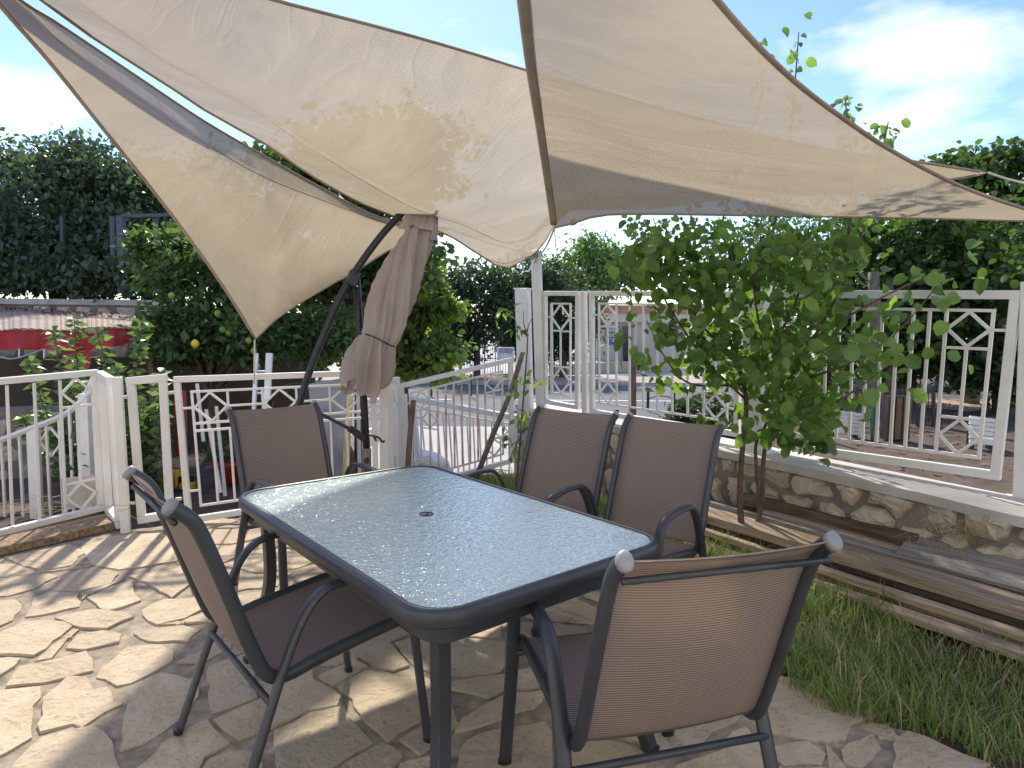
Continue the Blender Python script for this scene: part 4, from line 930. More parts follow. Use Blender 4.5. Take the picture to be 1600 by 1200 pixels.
m = vnoise(np.c_[C*2.6, np.full(len(C), 1.)])+.5*vnoise(np.c_[C*6., np.full(len(C), 4.)]); bare = np.clip((ed-.75)/.35, 0, 1)
C = C[rng.random(len(C)) < np.clip(.75+.5*m-.55*bare, .04, 1)]
C = C[:80000] if len(C) > 80000 else C; n = len(C)
hgt = rng.gamma(5, .0145, n)*(1+.35*vnoise(np.c_[C*3., np.full(n, 7.)])); ang = rng.uniform(0, 6.28, n); lean = rng.uniform(.2, 1.3, n)*hgt
dx, dy = np.cos(ang), np.sin(ang); w = rng.uniform(.0016, .0032, n); b3 = np.c_[C, np.full(n, -.03)]; sd = np.c_[-dy, dx, np.zeros(n)]*w[:, None]
dr = np.c_[dx*lean, dy*lean, np.zeros(n)]; mid = b3+dr*.35+np.c_[np.zeros((n, 2)), hgt*.62]; tip = b3+dr+np.c_[np.zeros((n, 2)), hgt]
V = np.stack([b3-sd, b3+sd, mid+sd*.8, mid-sd*.8, tip], 1).reshape(-1, 3); T = (np.array([(0, 1, 2), (0, 2, 3), (3, 2, 4)])[None]+(np.arange(n)*5)[:, None, None]).reshape(-1, 3)
dry = rng.random(n) < .2; g = ~dry
def sub(msk): return np.repeat(msk, 5), np.repeat(msk, 3)
for nm, mk, mt, lb in (('grass', g, 'grass', 'green grass growing between the paving and the timber'), ('dry_grass', dry, 'straw', 'dry straw blades scattered through the grass')):
    ids = np.where(mk)[0]; Vs = V.reshape(-1, 5, 3)[ids].reshape(-1, 3); Ts = (np.array([(0, 1, 2), (0, 2, 3), (3, 2, 4)])[None]+(np.arange(len(ids))*5)[:, None, None]).reshape(-1, 3)
    obj(nm, npmesh(nm, Vs, Ts, M[mt]), label=lb, cat='grass', kind='stuff')
n = 1500; C = np.c_[rng.uniform(1.0, 3.0, n), rng.uniform(1.9, 4.6, n)]; C = C[inpoly(C, GP)]; ed = np.min([np.linalg.norm(C-np.array(a), axis=1) for a in edge], axis=0); C = C[rng.random(len(C)) < np.clip(ed*1.3-.25, .03, 1)]
P = np.c_[C, rng.uniform(-.03, -.005, len(C))]; V, T = leafV(P, rng.uniform(.02, .06, len(P)), LEAF_O, unit(rng.normal(size=(len(P), 3))*np.array([1, 1, .15])), flat=.9)
obj('leaf_litter', npmesh('leaf_litter', V, T, M['litter']), label='dry brown leaf litter on the soil beside the planks', cat='leaf litter', kind='stuff')
# dry weed on the wall
n = 420; c = np.array(pw(4.2, .03, .36)); st = c+rng.normal(size=(n, 3))*np.array([.14, .05, .03]); d = unit(rng.normal(size=(n, 3))*.6+np.array([-.1, -.5, .25])); l = rng.uniform(.06, .17, n)
s_ = unit(np.cross(d, rng.normal(size=(n, 3))))*.0012; V = np.stack([st-s_, st+s_, st+d*l[:, None]+np.c_[np.zeros((n, 2)), -l*.3]], 1).reshape(-1, 3)
obj('dry_weed', npmesh('dry_weed', V, np.arange(3*n).reshape(-1, 3), M['straw']), label='tuft of dry straw-coloured weed on the stone wall', cat='weed', kind='stuff')
n = 60; c = np.array(at(10, 795, 4.0)); st = c+rng.normal(size=(n, 3))*np.array([.35, .05, .03]); d = unit(rng.normal(size=(n, 3))*np.array([1, .2, .35])); l = rng.uniform(.2, .55, n); s_ = unit(np.cross(d, rng.normal(size=(n, 3))))*.0022
V = np.stack([st-s_, st+s_, st+d*l[:, None]], 1).reshape(-1, 3); obj('dry_twigs', npmesh('dry_twigs', V, np.arange(3*n).reshape(-1, 3), M['straw']), label='tangle of dry twigs caught in the left gate', cat='twigs', kind='stuff')
# ---- young tree with upright shoots behind the left fence
yb = at(190, 830, 5.5); yb.z = -.15; ya = empty('fruit_shrub', yb, label='leafy fruit shrub with upright shoots behind the left fence', cat='shrub'); mb = MB(); P, D = [], []
tips = [(82, 515), (115, 490), (152, 515), (222, 500), (45, 560), (250, 580), (100, 590), (180, 570), (140, 600), (205, 590), (60, 640), (35, 650), (235, 640), (120, 560), (90, 660), (210, 650), (170, 640), (150, 690), (200, 710), (110, 710), (240, 700)]
for tx, ty in tips:
    Y = 5.5+random.uniform(-.35, .4); t = at(tx, ty, Y)-yb; b = Vector((random.uniform(-.15, .15), random.uniform(-.15, .15), 0)); q = crom([b, b.lerp(t, .45)+Vector((t.x*.25, 0, 0)), t], 7); mb.tube(q, [.013-.010*i/(len(q)-1) for i in range(len(q))], 6)
    for k in range(96):
        u = .25+.75*(k/96)**.8; i = min(int(u*(len(q)-1)), len(q)-2); p = q[i].lerp(q[i+1], u*(len(q)-1)-i); a = k*2.4; P.append(np.array(p)); D.append((math.cos(a), math.sin(a), random.uniform(-.35, .45)))
P = np.array(P); V, T = leafV(P, rng.uniform(.07, .12, len(P)), LEAF_O, unit(np.array(D)), flat=.5); mb.build('stems', M['bark'], ya, smooth=True); obj('leaves', npmesh('leaves', V, T, M['leaf_apple']), ya)
Q = cloud(at(175, 720, 5.6)-yb, (.55, .35, .5), 2600, 60, .09); V, T = leafV(Q, rng.uniform(.05, .09, len(Q)), LEAF_O); obj('inner_leaves', npmesh('inner_leaves', V, T, M['leaf_citrus']), ya)
# ---- lemon tree
lb_ = at(335, 790, 7.7); lb_.z = -.15
lem = tree('lemon_tree', 'lemon tree with yellow and green fruit behind the left sail', lb_, [(at(330, 440, 7.8), (.75, .6, .80), 4200, 70, .13), (at(290, 520, 7.5), (.58, .45, .40), 2200, 50, .1), (at(395, 525, 7.5), (.55, .45, .36), 2200, 50, .1), (at(500, 520, 8.0), (.6, .45, .38), 2000, 50, .11), (at(260, 400, 8.0), (.45, .4, .38), 1500, 40, .1)], 'leaf_citrus', .105, LEAF_O, 'bark', .055, topz=.55)
def fruit(x, y, Y, r, mat, nm):
    mb = MB(); p = at(x, y, Y)-lb_; prof = [(-1.25, .05), (-1.08, .22), (-.85, .6), (-.4, .93), (0, 1), (.4, .93), (.85, .6), (1.05, .2), (1.12, .04)]
    mb.tube([p+Vector((0, 0, r*z)) for z, _ in prof], [r*q for _, q in prof], 12); mb.build(nm, M[mat], lem, smooth=True)
fruit(305, 537, 6.9, .042, 'citrus', 'lemon')
for x, y in ((348, 515), (358, 520), (268, 462), (388, 532), (396, 548), (402, 572), (340, 490)): fruit(x, y, 6.95, .034, 'limeg', 'green_lemon')
# ---- background trees
G2 = 'trees beyond the fence'
def T(label, bx, by, Y, crowns, leaf, size, r0=.1, shape=LEAF_O, zb=-1., name='broadleaf_tree', **k):
    b = at(bx, by, Y); b.z = zb
    return tree(name, label, b, [(at(x, y, YY), rr, n, nc, cr) for x, y, YY, rr, n, nc, cr in crowns], leaf, size, shape, 'bark', r0, group=G2, **k)
T('big dark evergreen tree at upper left above the stone retaining wall', 90, 460, 11, [(70, 340, 11, (1.9, 1.2, 1.35), 15000, 190, .19), (150, 400, 10.6, (.75, .7, .9), 4200, 70, .15), (10, 390, 10.2, (1.0, .6, .7), 4500, 80, .16), (60, 425, 9.75, (1.6, .25, .30), 2600, 60, .12), (150, 440, 9.6, (.5, .2, .25), 900, 24, .11), (-70, 330, 11.2, (1.2, 1., 1.3), 4000, 80, .2), (110, 265, 11.3, (1.0, .8, .5), 3500, 70, .17), (130, 225, 11.3, (.55, .3, .22), 180, 14, .12)], 'leaf_dark', .12, .14, zb=1.4, name='evergreen_tree', droop=.4)
T('dark evergreen tree beyond the left edge of the photo', -330, 460, 11, [(-330, 340, 11, (1.9, 1.2, 1.4), 8000, 120, .19)], 'leaf_dark', .12, .14, zb=1.4, name='evergreen_tree', droop=.4)
T('taller thin tree with reddish leaves behind the evergreen', 215, 470, 12.5, [(300, 350, 11.8, (1.5, .6, 1.3), 5200, 120, .2), (215, 330, 12.5, (.9, .8, 1.2), 2500, 70, .2), (235, 400, 12, (.7, .6, .6), 2000, 60, .16)], 'leaf_mid', .12, .08, zb=0.)
T('tall tree hidden behind the middle sail, its top leaves showing between the sails', 560, 560, 9.5, [(560, 270, 9.5, (1.3, .8, .75), 2600, 60, .2), (470, 265, 9.3, (.5, .4, .3), 420, 16, .14), (640, 240, 9.5, (.9, .6, .5), 1100, 40, .18), (560, 400, 9.5, (1.2, .7, .6), 2600, 70, .17), (430, 370, 9.8, (1.0, .6, .9), 2600, 70, .17)], 'leaf_mid', .13, .09, shape=LEAF_R)
T('bright green tree with broad leaves behind the closed parasol', 640, 590, 11.5, [(610, 470, 11.5, (1.0, .8, .55), 2200, 26, .15), (690, 470, 11.4, (.5, .5, .30), 900, 12, .13), (700, 545, 11.2, (.42, .5, .32), 900, 12, .12), (640, 560, 11.3, (.8, .6, .30), 1500, 18, .13), (560, 520, 11.2, (.9, .7, .6), 2200, 30, .14), (470, 545, 11.3, (.8, .6, .3), 1500, 36, .12), (650, 420, 11.8, (.6, .6, .4), 1100, 14, .14), (590, 590, 11.0, (.5, .4, .15), 500, 10, .1)], 'leaf_light', .13, .07, shape=LEAF_R)
for lb2, x, y, rx, Y in (('dark tall tree left of the white pillar, behind the sloping panel', 745, 470, 1.9, 29), ('dark tree directly behind the white pole', 830, 470, 1.7, 31), ('dark tree behind the bright green tree', 640, 470, 2.4, 32), ('dark bushy tree right of the white pole', 880, 490, 1.6, 30)):
    T(lb2, x, 570, Y, [(x, y, Y, (rx, 1.6, 2.4), 6500, 110, .33), (x-30, y+50, Y, (rx*.8, 1.4, 1.3), 2600, 60, .3)], 'leaf_deep', .24, .16)
T('light green feathery tree far beyond the street', 925, 560, 42, [(925, 425, 42, (2.6, 2, 2.4), 5200, 90, .45), (880, 440, 42, (1.6, 1.5, 1.3), 1600, 50, .4), (985, 430, 44, (1.6, 1.5, 1.1), 1200, 40, .4)], 'leaf_far', .34, .18)
rg = [('leafy tree directly behind the small fruit tree', 1290, 690, 9.4, [(1270, 440, 9.4, (1.15, .9, 1.2), 5200, 110, .17), (1350, 560, 8.8, (.6, .6, .5), 1700, 50, .13)]),
      ('dense tree in the middle of the right grove', 1420, 690, 8.2, [(1420, 430, 8.6, (1.15, 1., 1.0), 6000, 120, .16), (1440, 540, 8.0, (.75, .6, .5), 2500, 60, .13)]),
      ('dense tree at the right edge above the fence', 1560, 690, 7.6, [(1560, 430, 8.2, (1.0, .9, 1.0), 5500, 110, .15), (1570, 560, 7.4, (.6, .6, .6), 2600, 60, .12)]),
      ('tall tree whose crown rises over the right sail', 1545, 680, 11.0, [(1560, 300, 11.0, (1.35, .9, .75), 4200, 80, .19), (1500, 265, 11.0, (.5, .5, .3), 700, 24, .14), (1500, 400, 11.2, (1.6, 1., .9), 4200, 80, .2)]),
      ('leafy tree farther back in the right grove', 1380, 670, 12.0, [(1370, 420, 12.0, (1.7, 1., 1.3), 5200, 100, .22), (1200, 420, 13.0, (1.4, 1., 1.3), 3800, 90, .22)]),
      ('tree beyond the right edge of the fence', 1680, 690, 6.6, [(1690, 470, 6.8, (.9, .8, 1.1), 4200, 90, .15)])]
for i, (lb2, bx, by, Y, cr) in enumerate(rg):
    T(lb2, bx, by, Y, [(a, b, c, d, e, f, g_) for a, b, c, d, e, f, g_ in cr], 'leaf_mid', .095 if Y < 10 else .12, .075, shape=LEAF_R if i % 2 else LEAF_O, zb=.44)
for x, y, Y, r_, lb2 in ((1357, 690, 7.2, .07, 'slim grey trunk left in the right grove'), (1382, 690, 8.0, .05, 'thin dark trunk second from left in the right grove'), (1403, 680, 9.0, .06, 'dark trunk in the middle of the right grove'), (1463, 665, 10, .06, 'dark trunk standing by the sandy path'), (1512, 680, 8.5, .09, 'thick dark trunk behind the right diamond column')):
    b = at(x, y, Y); b.z = .44; mb = MB().tube(crom([Vector((0, 0, 0)), Vector((.03, 0, .7)), Vector((-.04, .02, 1.6))], 4), [r_*1.2*(1-.04*i) for i in range(9)], 8); oo = mb.build('tree_trunk', M['barkg'], label=lb2, cat='tree trunk', smooth=True); oo.location = b
# bushes
def bush(label, x, y, Y, rr, n, leaf, size, z=-.94):
    b = at(x, y, Y); b.z = z; e = empty('round_bush', b, label=label, cat='bush'); Q = cloud((0, 0, rr[2]*.75), rr, n, 90, .08, .35, .5); V_, T_ = leafV(Q, size*rng.uniform(.7, 1.2, n), LEAF_N, unit(Q-np.array([0, 0, rr[2]*.3])+rng.normal(size=Q.shape)*.4)); obj('leaves', npmesh('leaves', V_, T_, M[leaf]), e)
    mb = MB(); limbs(mb, (0, 0, 0), [Vector((random.uniform(-.5, .5)*rr[0], random.uniform(-.5, .5)*rr[1], rr[2])) for _ in range(7)], .02); mb.build('stems', M['bark'], e)
bush('dark green round bush by the street behind the white fence', 1100, 665, 14.4, (.75, .6, .48), 7000, 'leaf_deep', .13)
bush('olive green low bush at the foot of the round bush', 1130, 672, 13.6, (.55, .4, .26), 3000, 'leaf_mid', .10)
# ================================================================== shed, walls, street
# shed with red tarp
sh = empty('shed', at(60, 700, 7.3), label='low shed with corrugated roof sheets and a red tarp valance', cat='shed'); sh.location.z = -.15; o = sh.location.copy()
roof_pts = [(-140, 520, 7.0), (95, 517, 7.1), (180, 520, 7.3), (275, 513, 7.6)]
cuts = [-140, -30, 20, 95, 142, 192, 275]
def rline(x): return float(np.interp(x, [-140, 95, 275], [518, 515, 511])), float(np.interp(x, [-140, 95, 275], [6.9, 7.05, 7.5])), float(np.interp(x, [-140, 0, 100, 275], [462, 477, 487, 497])), float(np.interp(x, [-140, 275], [8.5, 8.7]))
for a, b in zip(cuts[:-1], cuts[1:]):
    mb = MB(); n = 26; dz = random.uniform(-.02, .02)
    for i in range(n+1):
        x = a+(b-a+4)*i/n; y0, Y0, y1, Y1 = rline(x); w = .004*math.sin(i*2*math.pi/4.3); p0, p1 = at(x, y0, Y0)-o, at(x, y1, Y1)-o; p0.z += w+dz+.012*math.sin(x*.05); p1.z += w+dz
        mb.v += [tuple(p0), tuple(p0.lerp(p1, .5)), tuple(p1), tuple(p0-Vector((0, 0, .012)))]
        if i: k = 4*(i-1); mb.f += [(k, k+4, k+5, k+1), (k+1, k+5, k+6, k+2), (k+3, k+7, k+4, k)]
    mb.build('roof_sheet', M['roofsheet'], sh)
mb = MB(); n = 60; rows = 6
for i in range(n+1):
    x = -140+(272+140)*i/n; y0, Y0, _, _ = rline(x); yb_ = np.interp(x, [-140, 0, 100, 165, 190, 215, 272], [548, 547, 546, 543, 540, 528, 517])
    for j in range(rows+1):
        t = j/rows; p = at(x, y0+(yb_-y0)*t, Y0+.05)-o; p.y += .035*math.sin(x*.09+t*2)*t+.02*math.sin(x*.31); mb.v.append(tuple(p))
    if i:
        for j in range(rows): k = (i-1)*(rows+1)+j; mb.f.append((k, k+1, k+rows+2, k+rows+1))
mb.build('tarp_valance', M['red'], sh, smooth=True)
MB().add([at(x, y, 7.25)-o for x, y in ((95, 540), (145, 540), (140, 575), (105, 590))], [(0, 1, 2, 3)]).build('tarp_flap', M['red'], sh)
for x in (30, 69): MB().bar(at(x, 545, 6.98)-o, at(x, 560, 6.98)-o, .012).build('hook', M['white'], sh)
for x, Y in ((-110, 7.2), (120, 7.4), (235, 7.6)): MB().bar(at(x, 518, Y)-o, Vector((at(x, 518, Y).x-o.x, Y-o.y, 0)), .06).build('post', M['boardb'], sh)
mb = MB(); mb.bar(Vector((-2.0, 1.5, .55)), Vector((2.6, 1.8, .55)), .05, 1.1, up=(0, 0, 1)); mb.build('back_wall', plain('dark_shed_wall', (.10, .07, .05), .9), sh)
MB().tube(crom([at(-40, 552, 6.95)-o, at(0, 558, 6.95)-o, at(25, 560, 6.95)-o, at(70, 545, 6.98)-o], 5), .008, 5).build('cord', M['galv'], sh)
Q = np.array([at(x, y, 8.2) - o for x, y in zip(rng.uniform(-60, 265, 900), rng.normal(0, 3, 900)+0)]); xs = rng.uniform(-80, 265, 420)
Q = np.array([np.array(at(x, np.interp(x, [-80, 0, 100, 265], [470, 478, 488, 502])+rng.normal(0, 2.2), 8.25)-o) for x in xs]); V, T_ = leafV(Q, rng.uniform(.03, .06, len(Q)), LEAF_O, flat=.8); obj('fallen_leaves', npmesh('fallen_leaves', V, T_, M['redlitter']), sh, kind='stuff')
# retaining wall behind the shed
ra, rb_ = at(-560, 462, 8.8), at(262, 459, 9.6); rd = (rb_-ra); rd.z = 0; RL = rd.length; rd.normalize(); rn = Vector((rd.y, -rd.x, 0)); zt = ra.z
rwl = empty('retaining_wall', (ra.x, ra.y, 0), label='rough stone retaining wall with concrete cap behind the shed', cat='wall')
mb = MB(); c0 = rd*(RL/2)-rn*.2; rot = Matrix((rd, -rn, Vector((0, 0, 1)))).transposed(); mb.box((c0.x, c0.y, (zt-1)/2), (RL, .36, zt+1-.06), rot); mb.build('core', M['shaded_wallmortar'], rwl)
MB().box((c0.x, c0.y, zt-.02), (RL, .42, .08), rot).build('cap', M['concrete'], rwl)
rs = [np.array([.15+.30*i+(.15 if j else 0), zt-.19-.24*j])+rng.uniform(-.07, .07, 2)*np.array([1, .5]) for i in range(int(RL/.30)) for j in range(3)]
rwr = Matrix((rd, Vector((0, 0, 1)), rn)).transposed().to_euler()
for p in cells(rs, lambda P: (P[..., 1] > zt-.85) & (P[..., 1] < zt-.075) & (P[..., 0] > 0) & (P[..., 0] < RL), [], .03, .05, 5., nd=14, rmax=.35, ax=1.3):
    me, c = stone_mesh(p, 'stone', M['wallstone'], .06, .02, .02, .05); q = rd*c[0]+rn*.02; obj('stone', me, rwl, (q.x, q.y, c[1]), rwr)
poly_struct('upper_terrace', [(-30, 9.45), (ra.x, 9.35), (rb_.x, 9.75), (rb_.x+.2, 16), (-30, 16)], zt-.05, M['soil'], 2.6)
# iron fence on the retaining wall
fe = empty('iron_fence', at(160, 458, 9.6), label='dark iron fence posts and rails on the retaining wall', cat='fence'); o = fe.location.copy(); blu = plain('blue_grey_post', (.06, .08, .11), .6)
for x, Y, w in ((192, 9.6, .09), (178, 9.8, .05), (30, 9.95, .05), (-40, 9.95, .05), (100, 9.95, .05), (246, 9.8, .06)): MB().bar(at(x, 459, Y)-o, at(x-3, 338, Y)-o, w).build('post', blu, fe)
for y in (445, 432): MB().bar(at(-80, y, 9.98)-o, at(200, y, 9.98)-o, .03).build('rail', blu, fe)
MB().bar(at(190, 338, 9.7)-o, at(262, 336, 9.7)-o, .05).build('rail', blu, fe)
# stone side wall seen through the left gate
gw = empty('garden_wall', at(40, 850, 6.3), label='brown stone wall seen through the bars of the left gate', cat='wall'); o = gw.location.copy(); a, b = at(-160, 590, 6.1), at(118, 600, 6.6); a.z = b.z = .55; d_ = (b-a).normalized()
MB().bar(Vector((a.x, a.y+.2, -.35))-o, Vector((b.x, b.y+.2, -.35))-o, .3, 1.8).build('core', M['shaded_wallmortar'], gw); gl = (b-a).length; gn = Vector((d_.y, -d_.x, 0)); grr = Matrix((d_, Vector((0, 0, 1)), gn)).transposed().to_euler()
gs = [np.array([.14+.28*i+(.14 if j % 2 else 0), -.55+.22*j])+rng.uniform(-.06, .06, 2) for i in range(int(gl/.28)) for j in range(5)]
for p in cells(gs, lambda P: (P[..., 1] > -1) & (P[..., 1] < .53) & (P[..., 0] > 0) & (P[..., 0] < gl), [], .025, .05, 5., nd=14, rmax=.3, ax=1.2):
    me, c = stone_mesh(p, 'stone', M['wallstone'], .06, .02, .02, .05); q = a+d_*c[0]+gn*-.03-o; obj('stone', me, gw, (q.x, q.y, c[1]-o.z), grr)
# clutter behind the fence
def thing(name, label, cat, loc): return empty(name, loc, label=label, cat=cat)
l0 = at(413, 780, 5.9); l0.z = -.15; ld_ = thing('ladder', 'aluminium ladder standing behind the fence under the lemon tree', 'ladder', l0)
stl = []
for x, w in ((401, .03), (421, .055)):
    t = at(x, 552, 6.0)-l0; bt_ = Vector((t.x, t.y-.25, 0)); stl.append((bt_, t)); MB().bar(bt_, t, w, .03).build('stile', M['galv'], ld_)
for k in range(6): u = .12+.15*k; MB().tube([stl[0][0].lerp(stl[0][1], u), stl[1][0].lerp(stl[1][1], u)], .013, 8).build('rung', M['galv'], ld_)
h0 = at(445, 640, 5.7); hc = thing('hose_coil', 'coil of black garden hose behind the far chair', 'hose', h0)
for k in range(7): rr = .14+.012*k; MB().tube([Vector((rr*math.cos(a)+.01*k, .05*math.sin(2*a+k)+.02*k, rr*math.sin(a)*1.05+.02*math.sin(k))) for a in np.linspace(0, 6.283, 26)], .011, 6, caps=False).build('loop', M['black'], hc, smooth=True)
g0 = at(512, 790, 5.4); g0.z = -.5; gb = thing('grey_sheet', 'large grey sheet leaning behind the fence next to the mast', 'board', g0); qd = [at(492, 770, 5.4), at(545, 770, 5.5), at(540, 590, 5.9), at(482, 600, 5.8)]
MB().add([p-g0 for p in qd]+[p-g0+Vector((0, .02, 0)) for p in qd], [(0, 1, 2, 3), (7, 6, 5, 4), (0, 4, 5, 1), (1, 5, 6, 2), (2, 6, 7, 3), (3, 7, 4, 0)]).build('sheet', M['grey'], gb)
MB().bar(at(538, 762, 5.2), at(547, 618, 5.3), .05, .02).build('yellow_board', M['boardy'], label='yellow wooden board standing on end behind the fence', cat='board')
mb = MB(); b0 = at(545, 735, 5.35); mb.tube([b0+Vector((0, 0, z)) for z in (-.2, -.1, .05, .16, .24)], [.01, .05, .06, .045, .005], 10, ry=.012, ref=(1, 0, 0)); mb.build('brown_paddle', M['boardb'], label='brown oval wooden board beside the yellow one', cat='board', smooth=True)
mb = MB(); mb.tube([at(497, 770, 5.1), at(492, 735, 5.1), at(487, 700, 5.15), at(482, 660, 5.2), at(478, 640, 5.2)], [.16, .15, .12, .08, .02], 12, ry=[.1, .1, .08, .05, .02]); mb.build('navy_bag', M['bag'], label='navy folded bag propped behind the far chair', cat='bag', smooth=True)
ye = thing('yellow_crate', 'yellow and black plastic tool box on the ground behind the fence', 'box', at(268, 752, 6.0)); MB().box((0, 0, .03), (.16, .12, .15), taper=.85).build('body', M['yellow'], ye, bevel=.01); MB().box((.13, .02, .0), (.12, .1, .10), taper=.9).build('lid', M['black'], ye, bevel=.008); MB().box((.17, -.04, -.03), (.13, .06, .06)).build('tray', M['yellow'], ye, bevel=.006)
mb = MB(); p = at(360, 735, 6.2); mb.tube([p+Vector((0, 0, z)) for z in (-.12, -.1, .06, .08, .08)], [.08, .12, .16, .17, .14], 14); mb.build('red_tub', M['redp'], label='red plastic tub behind the fence left of the far chair', cat='tub', smooth=True)
MB().bar(at(284, 712, 5.9), at(281, 610, 5.9), .07, .09).build('red_canister', M['redp'], label='dark red canister behind the diamond band of the fence', cat='canister', bevel=.012)
for i, (a, b) in enumerate((((322, 640), (345, 770)), ((338, 635), (352, 775)), ((308, 600), (318, 690)))):
    MB().tube([at(*a, 5.7+.1*i), at(*b, 5.5+.1*i)], .016, 8).build('white_pipe', M['white'], label=['left leaning white pipe behind the fence', 'right leaning white pipe behind the fence', 'short white pipe hanging behind the first diamond'][i], cat='pipe')
po = at(348, 715, 6.3); tr_ = tree('potted_plant', 'small green potted plant behind the fence', (po.x, po.y, -.15), [(at(352, 700, 6.3), (.16, .14, .14), 350, 20, .05)], 'leaf_citrus', .05, r0=.012, cat='plant')
# white sack and orange scrap behind the sloping panel
mb = MB(); p = at(680, 730, 6.6); mb.tube([p+Vector((x, 0, z)) for x, z in ((-.17, .18), (-.12, .1), (-.02, .05), (.08, -.02), (.15, -.08))], [.02, .12, .15, .14, .05], 12, ry=[.02, .09, .11, .1, .04]); mb.build('white_sack', M['sack'], label='white plastic sack behind the rusty bars', cat='sack', smooth=True)
MB().box(at(665, 733, 6.3), (.08, .06, .035), Matrix.Rotation(.4, 3, 'Y')).build('orange_scrap', plain('orange', (.65, .12, .04), .6), label='orange plastic scrap beside the white sack', cat='scrap', bevel=.006)
MB().tube([at(380, 826, 4.75)+Vector((0, 0, .02)), at(402, 812, 5.2)], .014, 8).build('white_rod', M['white'], label='short white rod on the ground by the fence foot', cat='rod')
# hoop railings
def hoop(label, xa, xb, ytop, ybase, Y):
    b = at((xa+xb)/2, ybase, Y); e = empty('hoop_railing', b, label=label, cat='railing', group='green hoop railings by the street'); A, B = at(xa, ybase, Y)-b, at(xb, ybase, Y)-b; zt = (at(xa, ytop, Y)-b).z; wid = (B-A).length
    for p, hh in ((A, .78), (B, .92)): MB().bar(p-Vector((0, 0, .05)), p+Vector((0, 0, zt*hh)), .07 if p is A else .05).build('post', M['green'], e)
    for k in (1., .52): MB().tube([A.lerp(B, t)+Vector((0, 0, zt*(k*.78+.22*k*math.sin(math.pi*t)))) for t in np.linspace(0, 1, 16)], .016, 6).build('hoop', M['green'], e, smooth=True)
hoop('green hoop railing at the kerb seen through the white panel', 1012, 1053, 600, 639, 18.6); hoop('green hoop railing beyond the sloping panel', 674, 736, 581, 617, 22)
MB().bar(at(964, 668, 14.5), at(964, 640, 14.5), .07).build('bollard', M['green'], label='short green bollard below the fence rail', cat='bollard')
# brown post with box
bp = at(989, 660, 15); e = thing('sign_post', 'dark brown square post with a black box by the street', 'post', bp); MB().bar((0, 0, -.2), at(988, 552, 15)-bp, .15).build('shaft', M['boardb'], e, bevel=.01); MB().box(at(1001, 566, 15.1)-bp, (.16, .16, .36)).build('box', M['black'], e, bevel=.01); MB().box(at(994, 566, 15.05)-bp, (.1, .1, .22)).build('bracket', M['black'], e)
# building across the street
B0 = at(1010, 566, 46); bl_ = empty('street_building', (B0.x, B0.y, -1), label='cream single-storey building with tiled roof edge across the street', cat='building'); o = bl_.location.copy()
def bq(name, x0, x1, y0, y1, Y, mat, th=.3, parent=None, **k):
    p0, p1 = at(x0, y1, Y), at(x1, y0, Y); q = parent or bl_; return MB().box(((p0.x+p1.x)/2-o.x, Y-o.y+th/2, (p0.z+p1.z)/2-o.z), (abs(p1.x-p0.x), th, abs(p1.z-p0.z))).build(name, M[mat], q, **k)
bq('wall', 930, 1130, 492, 570, 47, 'cream', 6.); bq('fascia', 925, 1140, 489, 503, 46.2, 'cream', 7.); rf = bq('roof', 920, 1140, 478, 489, 46, 'tile', 7.5)
for x0, x1, y0, y1 in ((948, 968, 508, 538), (972, 985, 510, 566), (1040, 1060, 510, 535), (1075, 1095, 510, 535)):
    w_ = bq('window', x0, x1, y0, y1, 46.9, 'glassdark', .1); 
for x in (990, 1003): bq('column', x, x+6, 503, 568, 46.0, 'cream', .3)
wg = bq('window', 948, 967, 506, 535, 46.7, 'plaque', .05)
for k in range(5): bq('window_bar', 948+k*4, 949+k*4, 506, 535, 46.6, 'black', .04)
for k in range(3): bq('window_bar', 948, 967, 511+k*8, 512+k*8, 46.55, 'black', .04)
MB().add([at(952, 530, 45), at(957, 528, 45), at(957, 539, 45), at(953, 540, 45)]+[at(952, 530, 45.05), at(957, 528, 45.05), at(957, 539, 45.05), at(953, 540, 45.05)], [(0, 3, 2, 1), (4, 5, 6, 7), (0, 1, 5, 4), (1, 2, 6, 5), (2, 3, 7, 6), (3, 0, 4, 7)]).build('blue_sign', M['blue'], label='small blue sign in front of the cream building', cat='sign')
fp = at(980, 573, 40); fr_ = thing('goal_frame', 'grey metal frame standing before the cream building', 'frame', fp)
MB().tube([at(972, 573, 40)-fp, at(972, 523, 40)-fp, at(984, 515, 40)-fp, at(984, 571, 40)-fp], .06, 6).build('tube', plain('grey_blue_metal', (.12, .15, .2), .5), fr_)
# low stone edging and dark fence across the street
MB().bar(at(860, 578, 33), at(1060, 570, 36), .3, .55).build('street_wall', M['wallstone'], label='low stone wall across the street', cat='wall')
MB().bar(at(640, 600, 30.8), at(830, 594, 31), .3, .7).build('street_wall', M['wallstone'], label='low rubble wall at the foot of the dark trees', cat='wall')
fz = at(770, 590, 30); fc = thing('street_fence', 'dark mesh fence with pale posts under the dark trees', 'fence', fz)
for x in (652, 700, 746, 757, 774, 800, 850, 866, 900, 930): MB().bar(at(x, 592, 30)-fz, at(x, 527, 30)-fz, .055).build('post', M['galv'] if x in (746, 757, 774) else M['black'], fc)
for y in (532, 560, 588): MB().bar(at(640, y, 30)-fz, at(940, y, 30)-fz, .03).build('rail', M['black'], fc)
mb = MB()
for x in range(642, 940, 4): mb.bar(at(x, 590, 30.03)-fz, at(x, 530, 30.03)-fz, .018)
mb.build('wires', M['black'], fc, kind='stuff')
